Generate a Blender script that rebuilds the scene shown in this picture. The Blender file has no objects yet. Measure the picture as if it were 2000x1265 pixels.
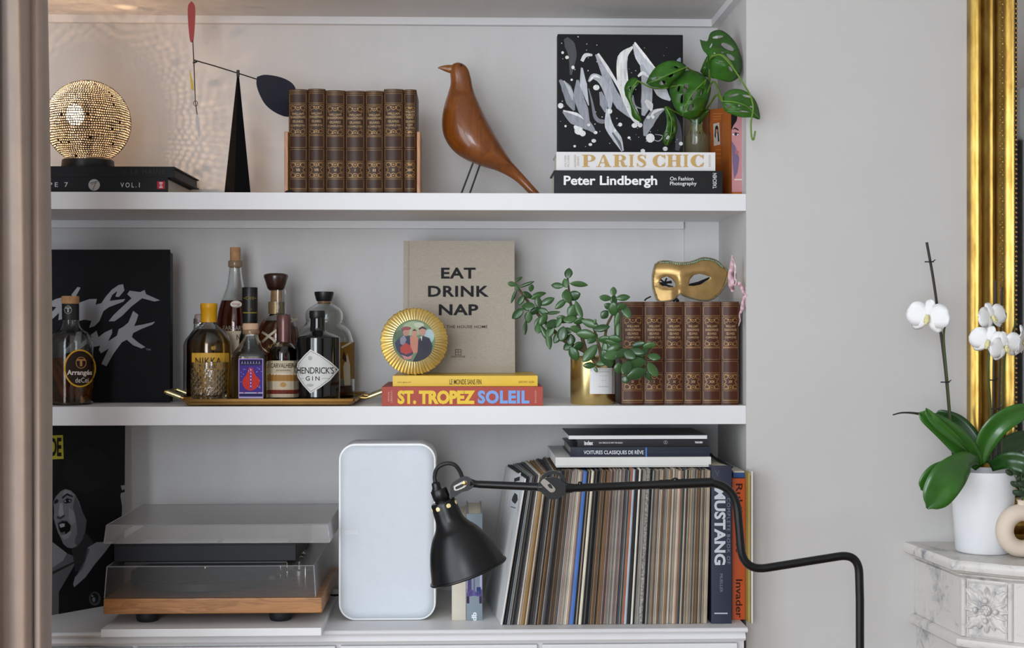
import bpy, bmesh, math, random
from mathutils import Vector, Matrix
from mathutils.geometry import tessellate_polygon
SC = bpy.context.scene
COL = SC.collection
R = math.radians
sin, cos, pi = math.sin, math.cos, math.pi
V = Vector

# ------------------------------------------------------------------ camera
F, CX, CY = 2777.8, 1000.0, 632.5
CAM = V((0, -2.92, 1.45))
YAW = R(1.9)
FW = V((sin(YAW), cos(YAW), 0)); RT = V((cos(YAW), -sin(YAW), 0)); UP = V((0, 0, 1))
cd = bpy.data.cameras.new('camera'); cd.lens = 50; cd.sensor_width = 36; cd.clip_start = .05
cam = bpy.data.objects.new('camera', cd); COL.objects.link(cam)
cam.location = CAM; cam.rotation_euler = (R(90), 0, -YAW)
SC.camera = cam

# ------------------------------------------------------------------ world, light, exposure
wd = bpy.data.worlds.new('world'); SC.world = wd; wd.use_nodes = True
wd.node_tree.nodes['Background'].inputs[0].default_value = (.62, .74, .9, 1)
wd.node_tree.nodes['Background'].inputs[1].default_value = 1.0
def area(name, loc, rot, sx, sy, power, col):
    l = bpy.data.lights.new(name, 'AREA'); l.shape = 'RECTANGLE'; l.size = sx; l.size_y = sy
    l.energy = power; l.color = col
    o = bpy.data.objects.new(name, l); COL.objects.link(o); o.location = loc; o.rotation_euler = rot
    return o
area('daylight_window', (-1.23, -1.80, 1.5), (R(90), 0, R(-90)), 1.5, 2.1, 40, (.86, .93, 1.0))
area('fill_light_rear', (-1.23, -3.75, 1.5), (R(90), 0, R(-90)), 1.1, 2.1, 42, (.86, .93, 1.0))  # added soft fill from an unseen second opening in the left wall
area('fill_light_behind', (-.72, -4.68, 1.6), (R(90), 0, 0), 1.0, 1.9, 72, (.88, .94, 1.0))  # added frontal fill for the niche, from an unseen rear wall
SC.view_settings.view_transform = 'Standard'; SC.view_settings.look = 'None'
SC.view_settings.gamma = 1; SC.view_settings.use_curve_mapping = False
SC.view_settings.exposure = -0.09
SC.cycles.max_bounces = 14; SC.cycles.transparent_max_bounces = 24; SC.cycles.sample_clamp_indirect = 6

# ------------------------------------------------------------------ pixel -> world helpers
def ray(px, py): return FW + RT*((px-CX)/F) + UP*((CY-py)/F)
def W(px, py, Y):
    d = ray(px, py); return CAM + d*((Y-CAM.y)/d.y)
def S(px, Y): return ((Y-CAM.y)/ray(px, CY).y)/F       # metres per pixel there
def PX(px, Y): return W(px, CY, Y).x
def PZ(py, px, Y): return W(px, py, Y).z
def plane_map(P0, n):
    n = n.normalized()
    if n.dot(FW) > 0: n = -n
    def f(px, py, e=0):
        d = ray(px, py); return CAM + d*((P0-CAM).dot(n)/d.dot(n)) + n*e
    return f
def y_map(Y): return plane_map(V((0, Y, 0)), V((0, -1, 0)))
def cyl_map(cx, cy, r):
    def f(px, py, e=0):
        d = ray(px, py); ox, oy = CAM.x-cx, CAM.y-cy
        a = d.x*d.x+d.y*d.y; b = 2*(ox*d.x+oy*d.y); c = ox*ox+oy*oy-r*r
        q = b*b-4*a*c
        t = (-b-math.sqrt(max(q, 0)))/(2*a)
        p = CAM+d*t; n = V((p.x-cx, p.y-cy, 0)).normalized()
        return p+n*e
    return f

# ------------------------------------------------------------------ materials
MC = {}
def rgb(h):
    if not isinstance(h, str): return tuple(h)[:3]
    h = h.lstrip('#'); o = []
    for i in (0, 2, 4):
        c = int(h[i:i+2], 16)/255
        o.append(c/12.92 if c <= .04045 else ((c+.055)/1.055)**2.4)
    return tuple(o)
def mul(c, k): return tuple(min(1, max(0, x*k)) for x in c)
def new_mat(name):
    m = bpy.data.materials.new(name); m.use_nodes = True
    nt = m.node_tree; return m, nt, nt.nodes['Principled BSDF']
def noise_fac(nt, scale, stretch, detail=4, rough=.6, dist=0):
    tc = nt.nodes.new('ShaderNodeTexCoord'); mp = nt.nodes.new('ShaderNodeMapping')
    mp.inputs['Scale'].default_value = stretch
    nz = nt.nodes.new('ShaderNodeTexNoise'); nz.inputs['Scale'].default_value = scale
    nz.inputs['Detail'].default_value = detail; nz.inputs['Roughness'].default_value = rough
    nz.inputs['Distortion'].default_value = dist
    nt.links.new(tc.outputs['Object'], mp.inputs[0]); nt.links.new(mp.outputs[0], nz.inputs[0])
    return nz.outputs[0], mp
def ramp(nt, fac, stops):
    r = nt.nodes.new('ShaderNodeValToRGB'); e = r.color_ramp.elements
    while len(e) < len(stops): e.new(.5)
    for k, (p, c) in zip(e, stops): k.position = p; k.color = (*rgb(c), 1)
    nt.links.new(fac, r.inputs[0]); return r.outputs[0]
def add_bump(nt, b, fac, strength, dist=.001):
    bp = nt.nodes.new('ShaderNodeBump'); bp.inputs['Strength'].default_value = strength
    bp.inputs['Distance'].default_value = dist
    nt.links.new(fac, bp.inputs['Height']); nt.links.new(bp.outputs[0], b.inputs['Normal'])
def mat(name, col, rough=.5, metal=0, var=.06, vs=12, bump=0, bs=200, stretch=(1, 1, 1), coat=0, spec=.5, sheen=0, sub=0):
    key = (name, str(col))
    if key in MC: return MC[key]
    m, nt, b = new_mat(name); c = rgb(col)
    b.inputs['Roughness'].default_value = rough; b.inputs['Metallic'].default_value = metal
    b.inputs['Specular IOR Level'].default_value = spec
    b.inputs['Coat Weight'].default_value = coat; b.inputs['Coat Roughness'].default_value = .12
    if sheen: b.inputs['Sheen Weight'].default_value = sheen
    if sub:
        b.inputs['Subsurface Weight'].default_value = sub; b.inputs['Subsurface Radius'].default_value = (.004, .004, .002)
    f, _ = noise_fac(nt, vs, stretch)
    nt.links.new(ramp(nt, f, [(.3, mul(c, 1-var)), (.7, mul(c, 1+var))]), b.inputs['Base Color'])
    if bump:
        g, _ = noise_fac(nt, bs, stretch, 3); add_bump(nt, b, g, bump)
    MC[key] = m; return m
def wood(name, c1, c2, rough=.35, axis=(1, 8, 8), scale=9, coat=.25, rings=True):
    if name in MC: return MC[name]
    m, nt, b = new_mat(name)
    f, mp = noise_fac(nt, scale, axis, 6, .55, 1.2)
    b.inputs['Roughness'].default_value = rough; b.inputs['Coat Weight'].default_value = coat
    nt.links.new(ramp(nt, f, [(.3, c1), (.48, c2), (.56, c1), (.72, c2)]), b.inputs['Base Color'])
    add_bump(nt, b, f, .08)
    MC[name] = m; return m
def linen(name, col, scale=900, k=.16, rough=.9):
    if name in MC: return MC[name]
    m, nt, b = new_mat(name); c = rgb(col)
    b.inputs['Roughness'].default_value = rough; b.inputs['Specular IOR Level'].default_value = .2
    f1, _ = noise_fac(nt, scale*.12, (1, 1, 14), 3); f2, _ = noise_fac(nt, scale*.12, (14, 14, 1), 3)
    mx = nt.nodes.new('ShaderNodeMath'); mx.operation = 'ADD'
    nt.links.new(f1, mx.inputs[0]); nt.links.new(f2, mx.inputs[1])
    hf = nt.nodes.new('ShaderNodeMath'); hf.operation = 'MULTIPLY'; hf.inputs[1].default_value = .5
    nt.links.new(mx.outputs[0], hf.inputs[0])
    nt.links.new(ramp(nt, hf.outputs[0], [(.35, mul(c, 1-k)), (.65, mul(c, 1+k))]), b.inputs['Base Color'])
    add_bump(nt, b, hf.outputs[0], .25, .0006)
    MC[name] = m; return m
def glass(name, col=(1, 1, 1), rough=0, ior=1.45):
    if name in MC: return MC[name]
    m, nt, b = new_mat(name)
    b.inputs['Transmission Weight'].default_value = 1; b.inputs['IOR'].default_value = ior
    b.inputs['Roughness'].default_value = rough
    f, _ = noise_fac(nt, 30, (1, 1, 1))
    nt.links.new(ramp(nt, f, [(.3, mul(rgb(col), .97)), (.7, rgb(col))]), b.inputs['Base Color'])
    MC[name] = m; return m
def thin(name, col=(1, 1, 1), ior=1.45, rough=.02, haze=0, hcol=(.5, .5, .5)):      # thin clear sheet: fresnel reflection over tinted see-through
    if name in MC: return MC[name]
    m = bpy.data.materials.new(name); m.use_nodes = True; nt = m.node_tree
    nt.nodes.remove(nt.nodes['Principled BSDF']); out = nt.nodes['Material Output']
    t = nt.nodes.new('ShaderNodeBsdfTransparent'); t.inputs[0].default_value = (*rgb(col), 1)
    g = nt.nodes.new('ShaderNodeBsdfGlossy'); g.inputs['Roughness'].default_value = rough
    lw = nt.nodes.new('ShaderNodeLayerWeight'); lw.inputs[0].default_value = .5      # same reflectance from both sides of the sheet
    pw = nt.nodes.new('ShaderNodeMath'); pw.operation = 'POWER'; pw.inputs[1].default_value = 5
    fr = nt.nodes.new('ShaderNodeMath'); fr.operation = 'MULTIPLY_ADD'; r0 = ((ior-1)/(ior+1))**2
    fr.inputs[1].default_value = 1-r0; fr.inputs[2].default_value = r0
    nt.links.new(lw.outputs['Facing'], pw.inputs[0]); nt.links.new(pw.outputs[0], fr.inputs[0])
    mx = nt.nodes.new('ShaderNodeMixShader')
    base = t.outputs[0]
    if haze:
        d = nt.nodes.new('ShaderNodeBsdfDiffuse'); d.inputs[0].default_value = (*rgb(hcol), 1)
        m2 = nt.nodes.new('ShaderNodeMixShader'); f, _ = noise_fac(nt, 60, (1, 1, 1))
        q = nt.nodes.new('ShaderNodeMath'); q.operation = 'MULTIPLY_ADD'; q.inputs[1].default_value = haze*.3; q.inputs[2].default_value = haze*.85
        nt.links.new(f, q.inputs[0]); nt.links.new(q.outputs[0], m2.inputs[0])
        nt.links.new(base, m2.inputs[1]); nt.links.new(d.outputs[0], m2.inputs[2]); base = m2.outputs[0]
    nt.links.new(fr.outputs[0], mx.inputs[0]); nt.links.new(base, mx.inputs[1]); nt.links.new(g.outputs[0], mx.inputs[2])
    nt.links.new(mx.outputs[0], out.inputs[0]); MC[name] = m; return m
def emit(name, col, k):
    m = bpy.data.materials.new(name); m.use_nodes = True; nt = m.node_tree
    nt.nodes.remove(nt.nodes['Principled BSDF'])
    e = nt.nodes.new('ShaderNodeEmission'); e.inputs[0].default_value = (*rgb(col), 1); e.inputs[1].default_value = k
    nt.links.new(e.outputs[0], nt.nodes['Material Output'].inputs[0]); return m
def ink(h, rough=.6): return mat('ink', h, rough, var=.03, vs=60, spec=.25)
def marble(name):
    m, nt, b = new_mat(name)
    f, _ = noise_fac(nt, 26, (1, 1, 1), 8, .7, 1.2); g, _ = noise_fac(nt, 9, (1, 1, 1), 5, .6)
    mm = nt.nodes.new('ShaderNodeMath'); mm.operation = 'MULTIPLY'; nt.links.new(f, mm.inputs[0]); nt.links.new(g, mm.inputs[1])
    nt.links.new(ramp(nt, mm.outputs[0], [(.13, '#85868d'), (.18, '#b9b6b3'), (.225, '#cfcac4'), (.5, '#d8d3cd')]), b.inputs['Base Color'])
    b.inputs['Roughness'].default_value = .35; return m
M_wall = mat('wall_paint', '#c4c1be', .85, var=.015, vs=5, bump=.05, bs=120)
M_back = mat('niche_paint', '#d7d5d4', .8, var=.02, vs=6, bump=.55, bs=13, stretch=(4.5, 1, 1))
M_shelf = mat('shelf_paint', '#e0dfe0', .45, var=.01, vs=10)
M_page = mat('paper_edge', '#d9d2c4', .85, var=.12, vs=30, stretch=(1, 1, 40))
M_pagev = mat('paper_edge_upright', '#d0c6b2', .85, var=.12, vs=30, stretch=(40, 1, 1))
M_black = mat('black_paint', '#131315', .42, var=.08, bump=.03, bs=400)
M_gold = mat('gold_leaf', '#cda44c', .28, 1, var=.14, vs=25, bump=.06, bs=80)
M_brass = mat('brass', '#b5935a', .25, 1, var=.12, vs=18)
M_chrome = mat('chrome', '#d8d4cc', .12, 1)
M_marble = marble('white_marble')
M_glass = thin('clear_glass', (.93, .95, .95), 1.5, .01)

# ------------------------------------------------------------------ mesh helpers (all geometry in world coordinates)
def off(parent):
    o = V((0, 0, 0))
    while parent is not None: o += parent.location; parent = parent.parent
    return o
def uniq(n): return n
def P(name, bm, m, parent=None, smooth=False, kind=None, label=None, bevel=0):
    if parent is not None:
        bmesh.ops.translate(bm, verts=bm.verts, vec=-off(parent))
    if bevel: bmesh.ops.bevel(bm, geom=bm.edges[:], offset=bevel, segments=2, affect='EDGES', profile=.6)
    bmesh.ops.recalc_face_normals(bm, faces=bm.faces)
    me = bpy.data.meshes.new(name); bm.to_mesh(me); bm.free()
    if m is not None:
        for k in (m if isinstance(m, list) else [m]): me.materials.append(k)
    if smooth:
        for p in me.polygons: p.use_smooth = True
        try: me.set_sharp_from_angle(angle=R(smooth if smooth > 1 else 40))
        except Exception: pass
    o = bpy.data.objects.new(name, me); COL.objects.link(o)
    if parent is not None: o.parent = parent
    if kind: o['kind'] = kind
    if label: o['label'] = label
    return o
def thing(name, label, cat, loc, group=None):
    o = bpy.data.objects.new(name, None); COL.objects.link(o); o.location = loc; o.empty_display_size = .03
    o['label'] = label; o['category'] = cat
    if group: o['group'] = group
    return o
def solo(name, bm, m, label, cat, group=None, smooth=False, bevel=0):
    lo = [min(v.co[i] for v in bm.verts) for i in range(3)]; hi = [max(v.co[i] for v in bm.verts) for i in range(3)]
    c = V(((lo[0]+hi[0])/2, (lo[1]+hi[1])/2, lo[2]))
    bmesh.ops.translate(bm, verts=bm.verts, vec=-c)
    o = P(name, bm, m, None, smooth, bevel=bevel); o.location = c
    o['label'] = label; o['category'] = cat
    if group: o['group'] = group
    return o
def struct(name, bm, m, parent=None): return P(name, bm, m, parent, kind=None if parent else 'structure')
def box(bm, x0, x1, y0, y1, z0, z1):
    vs = [bm.verts.new((x, y, z)) for x in (x0, x1) for y in (y0, y1) for z in (z0, z1)]
    for f in ((0, 1, 3, 2), (4, 6, 7, 5), (0, 4, 5, 1), (2, 3, 7, 6), (0, 2, 6, 4), (1, 5, 7, 3)):
        bm.faces.new([vs[i] for i in f])
    return vs
def BX(*a):
    bm = bmesh.new(); box(bm, *a); return bm
def hexa(bm, f, b):      # front 4 corners, back 4 corners (same order)
    a = [bm.verts.new(p) for p in f]; c = [bm.verts.new(p) for p in b]
    bm.faces.new(a); bm.faces.new(c[::-1])
    for i in range(4):
        j = (i+1) % 4; bm.faces.new((a[i], c[i], c[j], a[j]))
def slab(bm, f, th):     # front quad, thickness away from the viewer
    n = (f[1]-f[0]).cross(f[2]-f[0]).normalized()
    if n.y < 0: n = -n
    hexa(bm, f, [p+n*th for p in f])
def loft(bm, rings, cap=True, close=True):
    vr = [[bm.verts.new(p) for p in r] for r in rings]; n = len(vr[0])
    for a, b in zip(vr, vr[1:]):
        for i in range(n if close else n-1):
            j = (i+1) % n
            try: bm.faces.new((a[i], a[j], b[j], b[i]))
            except ValueError: pass
    if cap and close:
        bm.faces.new(vr[0][::-1]); bm.faces.new(vr[-1])
    return vr
def frames(pts):
    T = []
    for i in range(len(pts)):
        a = pts[max(i-1, 0)]; b = pts[min(i+1, len(pts)-1)]; T.append((b-a).normalized())
    u = T[0].cross(V((0, 0, 1)))
    if u.length < .05: u = T[0].cross(V((1, 0, 0)))
    u.normalize(); out = []
    for t in T:
        u = (u-t*u.dot(t)).normalized(); out.append((t, u, t.cross(u)))
    return out
def tube(bm, pts, r, seg=10, cap=True):
    pts = [V(p) for p in pts]; fr = frames(pts); rings = []
    for i, (p, (t, u, w)) in enumerate(zip(pts, fr)):
        q = r[i] if isinstance(r, (list, tuple)) else r
        rings.append([p+u*(q*cos(2*pi*k/seg))+w*(q*sin(2*pi*k/seg)) for k in range(seg)])
    loft(bm, rings, cap)
def catmull(pts, n=6):
    if len(pts) < 3: return [V(p) for p in pts]
    pts = [V(p) for p in pts]; e = [pts[0]*2-pts[1]]+pts+[pts[-1]*2-pts[-2]]; o = []
    for i in range(1, len(e)-2):
        a, b, c, d = e[i-1:i+3]
        for k in range(n):
            t = k/n
            o.append(.5*((2*b)+(c-a)*t+(2*a-5*b+4*c-d)*t*t+(3*b-a-3*c+d)*t**3))
    o.append(pts[-1]); return o
def sup(a, n):
    c, s = cos(a), sin(a)
    return (abs(c)**(2/n)*(1 if c >= 0 else -1), abs(s)**(2/n)*(1 if s >= 0 else -1))
def lathe(bm, cx, cy, prof, seg=40, n=2, dy=1, cap=True):
    loft(bm, [[V((cx+r*sup(2*pi*k/seg, n)[0], cy+r*dy*sup(2*pi*k/seg, n)[1], z)) for k in range(seg)] for r, z in prof], cap)
def lathe_axis(bm, o, d, prof, seg=40, cap=True):
    d = d.normalized(); u = d.cross(V((0, 1, 0)))
    if u.length < .05: u = d.cross(V((1, 0, 0)))
    u.normalize(); w = d.cross(u)
    loft(bm, [[o+d*s+u*(r*cos(2*pi*k/seg))+w*(r*sin(2*pi*k/seg)) for k in range(seg)] for r, s in prof], cap)
def disc_y(bm, c, r, th, seg=24):       # disc facing the viewer
    loft(bm, [[c+V((r*cos(2*pi*k/seg), dy, r*sin(2*pi*k/seg))) for k in range(seg)] for dy in (0, th)])
def ball(bm, c, rx, ry=None, rz=None, seg=12, rings=8, mtx=None):
    ry = ry or rx; rz = rz or rx
    m = Matrix.Translation(c) @ (mtx.to_4x4() if mtx else Matrix.Identity(4)) @ Matrix.Diagonal((rx, ry, rz, 1))
    bmesh.ops.create_uvsphere(bm, u_segments=seg, v_segments=rings, radius=1, matrix=m)
def prism(bm, poly, z0, z1):
    loft(bm, [[V((x, y, z0)) for x, y in poly], [V((x, y, z1)) for x, y in poly]])
def inset(poly, d):     # offset of a counter-clockwise polygon inwards by d
    o = []; n = len(poly)
    for i in range(n):
        a, b, c = V(poly[i-1]), V(poly[i]), V(poly[(i+1) % n])
        e1 = (b-a).normalized(); e2 = (c-b).normalized()
        n1 = V((-e1.y, e1.x)); n2 = V((-e2.y, e2.x)); m = (n1+n2).normalized()
        o.append(tuple(b+m*(d/max(.3, m.dot(n1)))))
    return o
# flat print ---------------------------------------------------------
def tess(loops):
    pts = [V((x, y, 0)) for l in loops for x, y in l]
    return pts, tessellate_polygon([[V((x, y, 0)) for x, y in l] for l in loops])
def refine(bm, L, it=3):
    for _ in range(it):
        es = [e for e in bm.edges if e.calc_length() > L]
        if not es: break
        bmesh.ops.subdivide_edges(bm, edges=es, cuts=1)
        bmesh.ops.triangulate(bm, faces=[f for f in bm.faces if len(f.verts) > 3])
def flat_print(name, parent, items, mp, e=.0005, step=.00008, L=0, label=None):
    bm = bmesh.new(); mats = []
    for k, (m, loops) in enumerate(items):
        if isinstance(m, str): m = ink(m)
        if m not in mats: mats.append(m)
        if not isinstance(loops[0][0], (tuple, list)): loops = [loops]
        pts, tris = tess(loops); b2 = bmesh.new(); vs = [b2.verts.new(p) for p in pts]
        for t in tris:
            try: b2.faces.new([vs[i] for i in t])
            except ValueError: pass
        if L: refine(b2, L)
        b2.verts.index_update(); nv = [bm.verts.new(mp(v.co.x, v.co.y, e+step*k)) for v in b2.verts]
        for f in b2.faces:
            try: bm.faces.new([nv[v.index] for v in f.verts]).material_index = mats.index(m)
            except ValueError: pass
        b2.free()
    return P(name, bm, mats, parent, label=label, kind='stuff')
def ell(cx, cy, rx, ry, n=18, rot=0):
    o = []
    for k in range(n):
        x, y = rx*cos(2*pi*k/n), ry*sin(2*pi*k/n)
        o.append((cx+x*cos(rot)-y*sin(rot), cy+x*sin(rot)+y*cos(rot)))
    return o
def rect(x0, y0, x1, y1): return [(x0, y0), (x1, y0), (x1, y1), (x0, y1)]
def stroke(pts, w):      # brush stroke outline in pixels; w scalar or list
    p = [V((x, y, 0)) for x, y in pts]; q = catmull(p, 5); n = len(q)
    ws = []
    for i in range(n):
        if isinstance(w, (list, tuple)):
            f = i/(n-1)*(len(w)-1); j = min(int(f), len(w)-2); ws.append(w[j]+(w[j+1]-w[j])*(f-j))
        else: ws.append(w)
    l, r = [], []
    for i in range(n):
        t = (q[min(i+1, n-1)]-q[max(i-1, 0)]).normalized(); m = V((-t.y, t.x, 0))*ws[i]/2
        l.append(((q[i]+m).x, (q[i]+m).y)); r.append(((q[i]-m).x, (q[i]-m).y))
    return l+r[::-1]
TXT = {}
def text_geo(s, o=0, sp=1):
    k = (s, o, sp)
    if k not in TXT:
        cu = bpy.data.curves.new('text', 'FONT'); cu.body = s; cu.offset = o; cu.space_character = sp; cu.resolution_u = 3
        ob = bpy.data.objects.new('text', cu); me = bpy.data.meshes.new_from_object(ob)
        vs = [v.co.copy() for v in me.vertices]; fs = [tuple(p.vertices) for p in me.polygons]
        bpy.data.objects.remove(ob); bpy.data.meshes.remove(me); bpy.data.curves.remove(cu)
        x0 = min(v.x for v in vs); x1 = max(v.x for v in vs); y0 = min(v.y for v in vs); y1 = max(v.y for v in vs)
        TXT[k] = ([((v.x-x0)/(x1-x0), (v.y-y0)/(y1-y0)) for v in vs], fs)
    return TXT[k]
def letter_into(bm, s, bx, mp, o=0, rot=0, e=.0007, sp=1, slant=0):
    vs, fs = text_geo(s, o, sp); x0, y0, x1, y1 = bx; nv = []
    for u, v in vs:
        if rot == 0: p = (x0+u*(x1-x0), y1-v*(y1-y0)+slant*u)
        elif rot == -90: p = (x0+v*(x1-x0), y0+u*(y1-y0))
        else: p = (x1-v*(x1-x0), y1-u*(y1-y0))
        nv.append(bm.verts.new(mp(p[0], p[1], e)))
    for f in fs:
        try: bm.faces.new([nv[i] for i in f])
        except ValueError: pass
def lettering(parent, lines, mp, m, name='lettering', e=.0007):      # lines: (text, box, offset, rot, spacing)
    bm = bmesh.new()
    for l in lines:
        s, bx = l[0], l[1]; o = l[2] if len(l) > 2 else 0; rot = l[3] if len(l) > 3 else 0; sp = l[4] if len(l) > 4 else 1
        letter_into(bm, s, bx, mp, o, rot, e, sp)
    return P(name, bm, ink(m) if isinstance(m, str) else m, parent, kind='stuff')
ORD = 'zero first second third fourth fifth sixth seventh eighth ninth tenth eleventh twelfth thirteenth fourteenth fifteenth sixteenth seventeenth eighteenth nineteenth twentieth'.split()
def ordinal(n):
    if n <= 20: return ORD[n]
    tens = {2: 'twenty', 3: 'thirty', 4: 'forty'}[n//10]
    return tens+'-'+ORD[n % 10] if n % 10 else {3: 'thirtieth', 4: 'fortieth'}[n//10]

# ------------------------------------------------------------------ the room
ZT, ZTB = PZ(377, 1000, 0), PZ(410.5, 1000, 0)       # upper shelf board
ZM, ZMB = PZ(792.5, 1000, 0), PZ(829, 1000, 0)       # middle shelf board
ZL = .842                                            # lower shelf (cabinet top)
ZC = PZ(36, 1200, .312)                              # niche ceiling
XR = PX(1457.5, 0); XL = -1.06; YB = .33
RX0, RX1, RY0, RZ = -1.25, 3.0, -4.7, 2.72
struct('floor', BX(RX0, RX1, RY0, .5, -.05, 0), wood('oak_floor', '#8a6238', '#6f4a28', .4, (8, 1, 8), 4, .1))
struct('ceiling', BX(RX0, RX1, RY0, .5, RZ, RZ+.05), mat('ceiling_paint', '#dedcd8', .9, var=.01))
struct('wall_back', BX(XL-.2, XR+.01, YB, YB+.1, 0, RZ), M_back)
struct('wall_chimney', BX(XR, RX1, 0, .5, 0, RZ), M_wall)
struct('wall_niche', BX(RX0, XL, 0, .5, 0, RZ), M_wall)
struct('wall_bulkhead', BX(XL, XR, 0, YB, ZC, RZ), M_back)
struct('wall_right', BX(RX1, RX1+.1, RY0, .5, 0, RZ), M_wall)
bm = bmesh.new()
box(bm, RX0, -1.24, RY0-.1, RY0, 0, RZ); box(bm, -.2, RX1, RY0-.1, RY0, 0, RZ); box(bm, -1.24, -.2, RY0-.1, RY0, 0, .62); box(bm, -1.24, -.2, RY0-.1, RY0, 2.58, RZ); struct('wall_rear', bm, M_wall)
bm = bmesh.new()
for q0, q1 in ((-1.24, -1.19), (-.745, -.695), (-.25, -.2)): box(bm, q0, q1, RY0-.08, RY0-.03, .62, 2.58)
for q0, q1 in ((.62, .68), (2.52, 2.58)): box(bm, -1.24, -.2, RY0-.08, RY0-.03, q0, q1)
wr = struct('window_3', bm, M_shelf); struct('pane', BX(-1.2, -.24, RY0-.06, RY0-.055, .66, 2.54), M_glass, wr)  # unseen frame and pane, added to carry the frontal fill light
wins = [(-2.55, -1.05), (-4.3, -3.2)]; wz0, wz1 = .4, 2.5  # second opening is unseen, added for fill
bm = bmesh.new(); xa, xb = RX0-.2, RX0
box(bm, xa, xb, -1.05, .5, 0, RZ); box(bm, xa, xb, -3.2, -2.55, 0, RZ); box(bm, xa, xb, RY0, -4.3, 0, RZ)
for y0, y1 in wins: box(bm, xa, xb, y0, y1, 0, wz0); box(bm, xa, xb, y0, y1, wz1, RZ)
struct('wall_left', bm, M_wall)
for i, (y0, y1) in enumerate(wins):
    bm = bmesh.new(); x0, x1 = RX0-.12, RX0-.06
    for a, b in ((y0, y0+.06), ((y0+y1)/2-.04, (y0+y1)/2+.04), (y1-.06, y1)): box(bm, x0, x1, a, b, wz0, wz1)
    for a, b in ((wz0, wz0+.06), (wz1-.06, wz1)): box(bm, x0, x1, y0, y1, a, b)
    w = struct('window_%d' % (i+1), bm, M_shelf)
    struct('pane', BX(x0+.025, x0+.03, y0+.05, y1-.05, wz0+.05, wz1-.05), M_glass, w)
d = struct('door_1', BX(2.0, 2.99, RY0, RY0+.05, 0, 2.44), mat('dark_door', '#1a1917', .5))
# trims under the boards
def trim(n, zt, xr, h=.0165, side=True):
    bm = bmesh.new(); box(bm, XL, xr, YB-.018, YB, zt-h, zt)
    if side: box(bm, XR-.018, XR, .02, YB-.018, zt-h, zt)
    struct('trim_%d' % n, bm, M_shelf)
trim(1, ZC, XR)
trim(2, ZTB, PX(1336, .31), side=False)
struct('trim_3', BX(PX(1338, .31), XR, YB-.012, YB, ZM, ZTB), M_back)      # shallow chase in the corner of the middle bay

def shelf(z0, z1, label):
    solo('shelf', BX(XL, XR, 0, YB, z0, z1), M_shelf, label, 'shelf', 'white built-in shelves', bevel=.0012)
shelf(ZTB, ZT, 'white painted built-in shelf board under the bird and the globe lamp')
shelf(ZMB, ZM, 'white painted built-in shelf board under the bottles and the yellow book')
cab = thing('base_cabinet', 'white painted built-in cabinet with moulded front carrying the records and speaker', 'cabinet', (0, .1, 0))
YC = -.095; XC = PX(1461, YC)
def prof_run(bm, pr, x0, x1):
    loft(bm, [[V((x, y, z)) for y, z in pr] for x in (x0, x1)])
zc = [PZ(v, 900, YC) for v in (1230, 1240, 1243, 1257, 1260)]
bm = bmesh.new(); h = ZL-zc[1]
prof_run(bm, [(YB-.001, ZL), (YC+.006, ZL), (YC+.001, ZL-.003), (YC, ZL-h*.5), (YC+.002, ZL-h+.001), (YC+.006, ZL-h), (YB-.001, ZL-h)], XL, XC)
P('cabinet_top', bm, M_shelf, cab, 30)
bm = bmesh.new(); z0 = ZL-h
prof_run(bm, [(YC+.03, z0), (YC+.012, z0), (YC+.010, z0-.004), (YC+.006, z0-.012), (YC+.010, z0-.017), (YC+.03, z0-.017)], XL, XC-.003)
P('moulding', bm, M_shelf, cab, 30)
P('carcass', BX(XL, XC-.004, YC+.022, -.001, .08, z0), M_shelf, cab)
P('plinth', BX(XL, XC-.03, YC+.06, -.001, 0, .08), M_shelf, cab)
nd = 4; wdt = (XC-.02-XL)/nd
for i in range(nd):
    dr = P('door', BX(XL+.01+i*wdt, XL+i*wdt+wdt, YC+.008, YC+.022, .1, z0-.022), M_shelf, cab, bevel=.0015)
    bm = bmesh.new(); ball(bm, V((XL+.06+i*wdt if i % 2 else XL+i*wdt+wdt-.05, YC-.006, .55)), .012); P('knob', bm, M_brass, dr, 1)

# ------------------------------------------------------------------ curtain
bm = bmesh.new()
path = [(-150, -.62), (-115, -.5), (-85, -.66), (-50, -.52), (-24, -.64), (-4, -.585), (10, -.60), (36, -.632), (56, -.612), (65, -.585), (74, -.60), (84, -.592), (92, -.56), (96, -.50), (94, -.43), (84, -.40), (66, -.38), (40, -.42), (10, -.37), (-30, -.42), (-70, -.37)]
path = catmull([V((PX(p, y), y, 0)) for p, y in path], 8)
rows = 40; ring = []
for j in range(rows+1):
    z = .02+2.55*j/rows; k = (1.45-z)/1.25
    ring.append([V((p.x+.0055*k+.004*sin(z*3+p.x*40)*(.6), p.y+.01*sin(z*2.1+i*.11), z)) for i, p in enumerate(path)])
loft(bm, ring, close=False)
M_curtain = mat('curtain_velvet', '#907a6b', .95, var=.1, vs=9, bump=.25, bs=700, sheen=.4)
cur = thing('curtain', 'greige floor-length fabric curtain gathered in folds beside the shelves', 'curtain', (PX(30, -.5), -.5, 0))
o = P('drape', bm, M_curtain, cur, 80)
o.modifiers.new('thickness', 'SOLIDIFY').thickness = .002
bm = bmesh.new(); tube(bm, [V((PX(-150, -.5)-.02, -2.9, 2.6)), V((PX(-150, -.5)-.02, -.2, 2.6))], .013); P('rod', bm, M_black, cur, 1)

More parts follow.
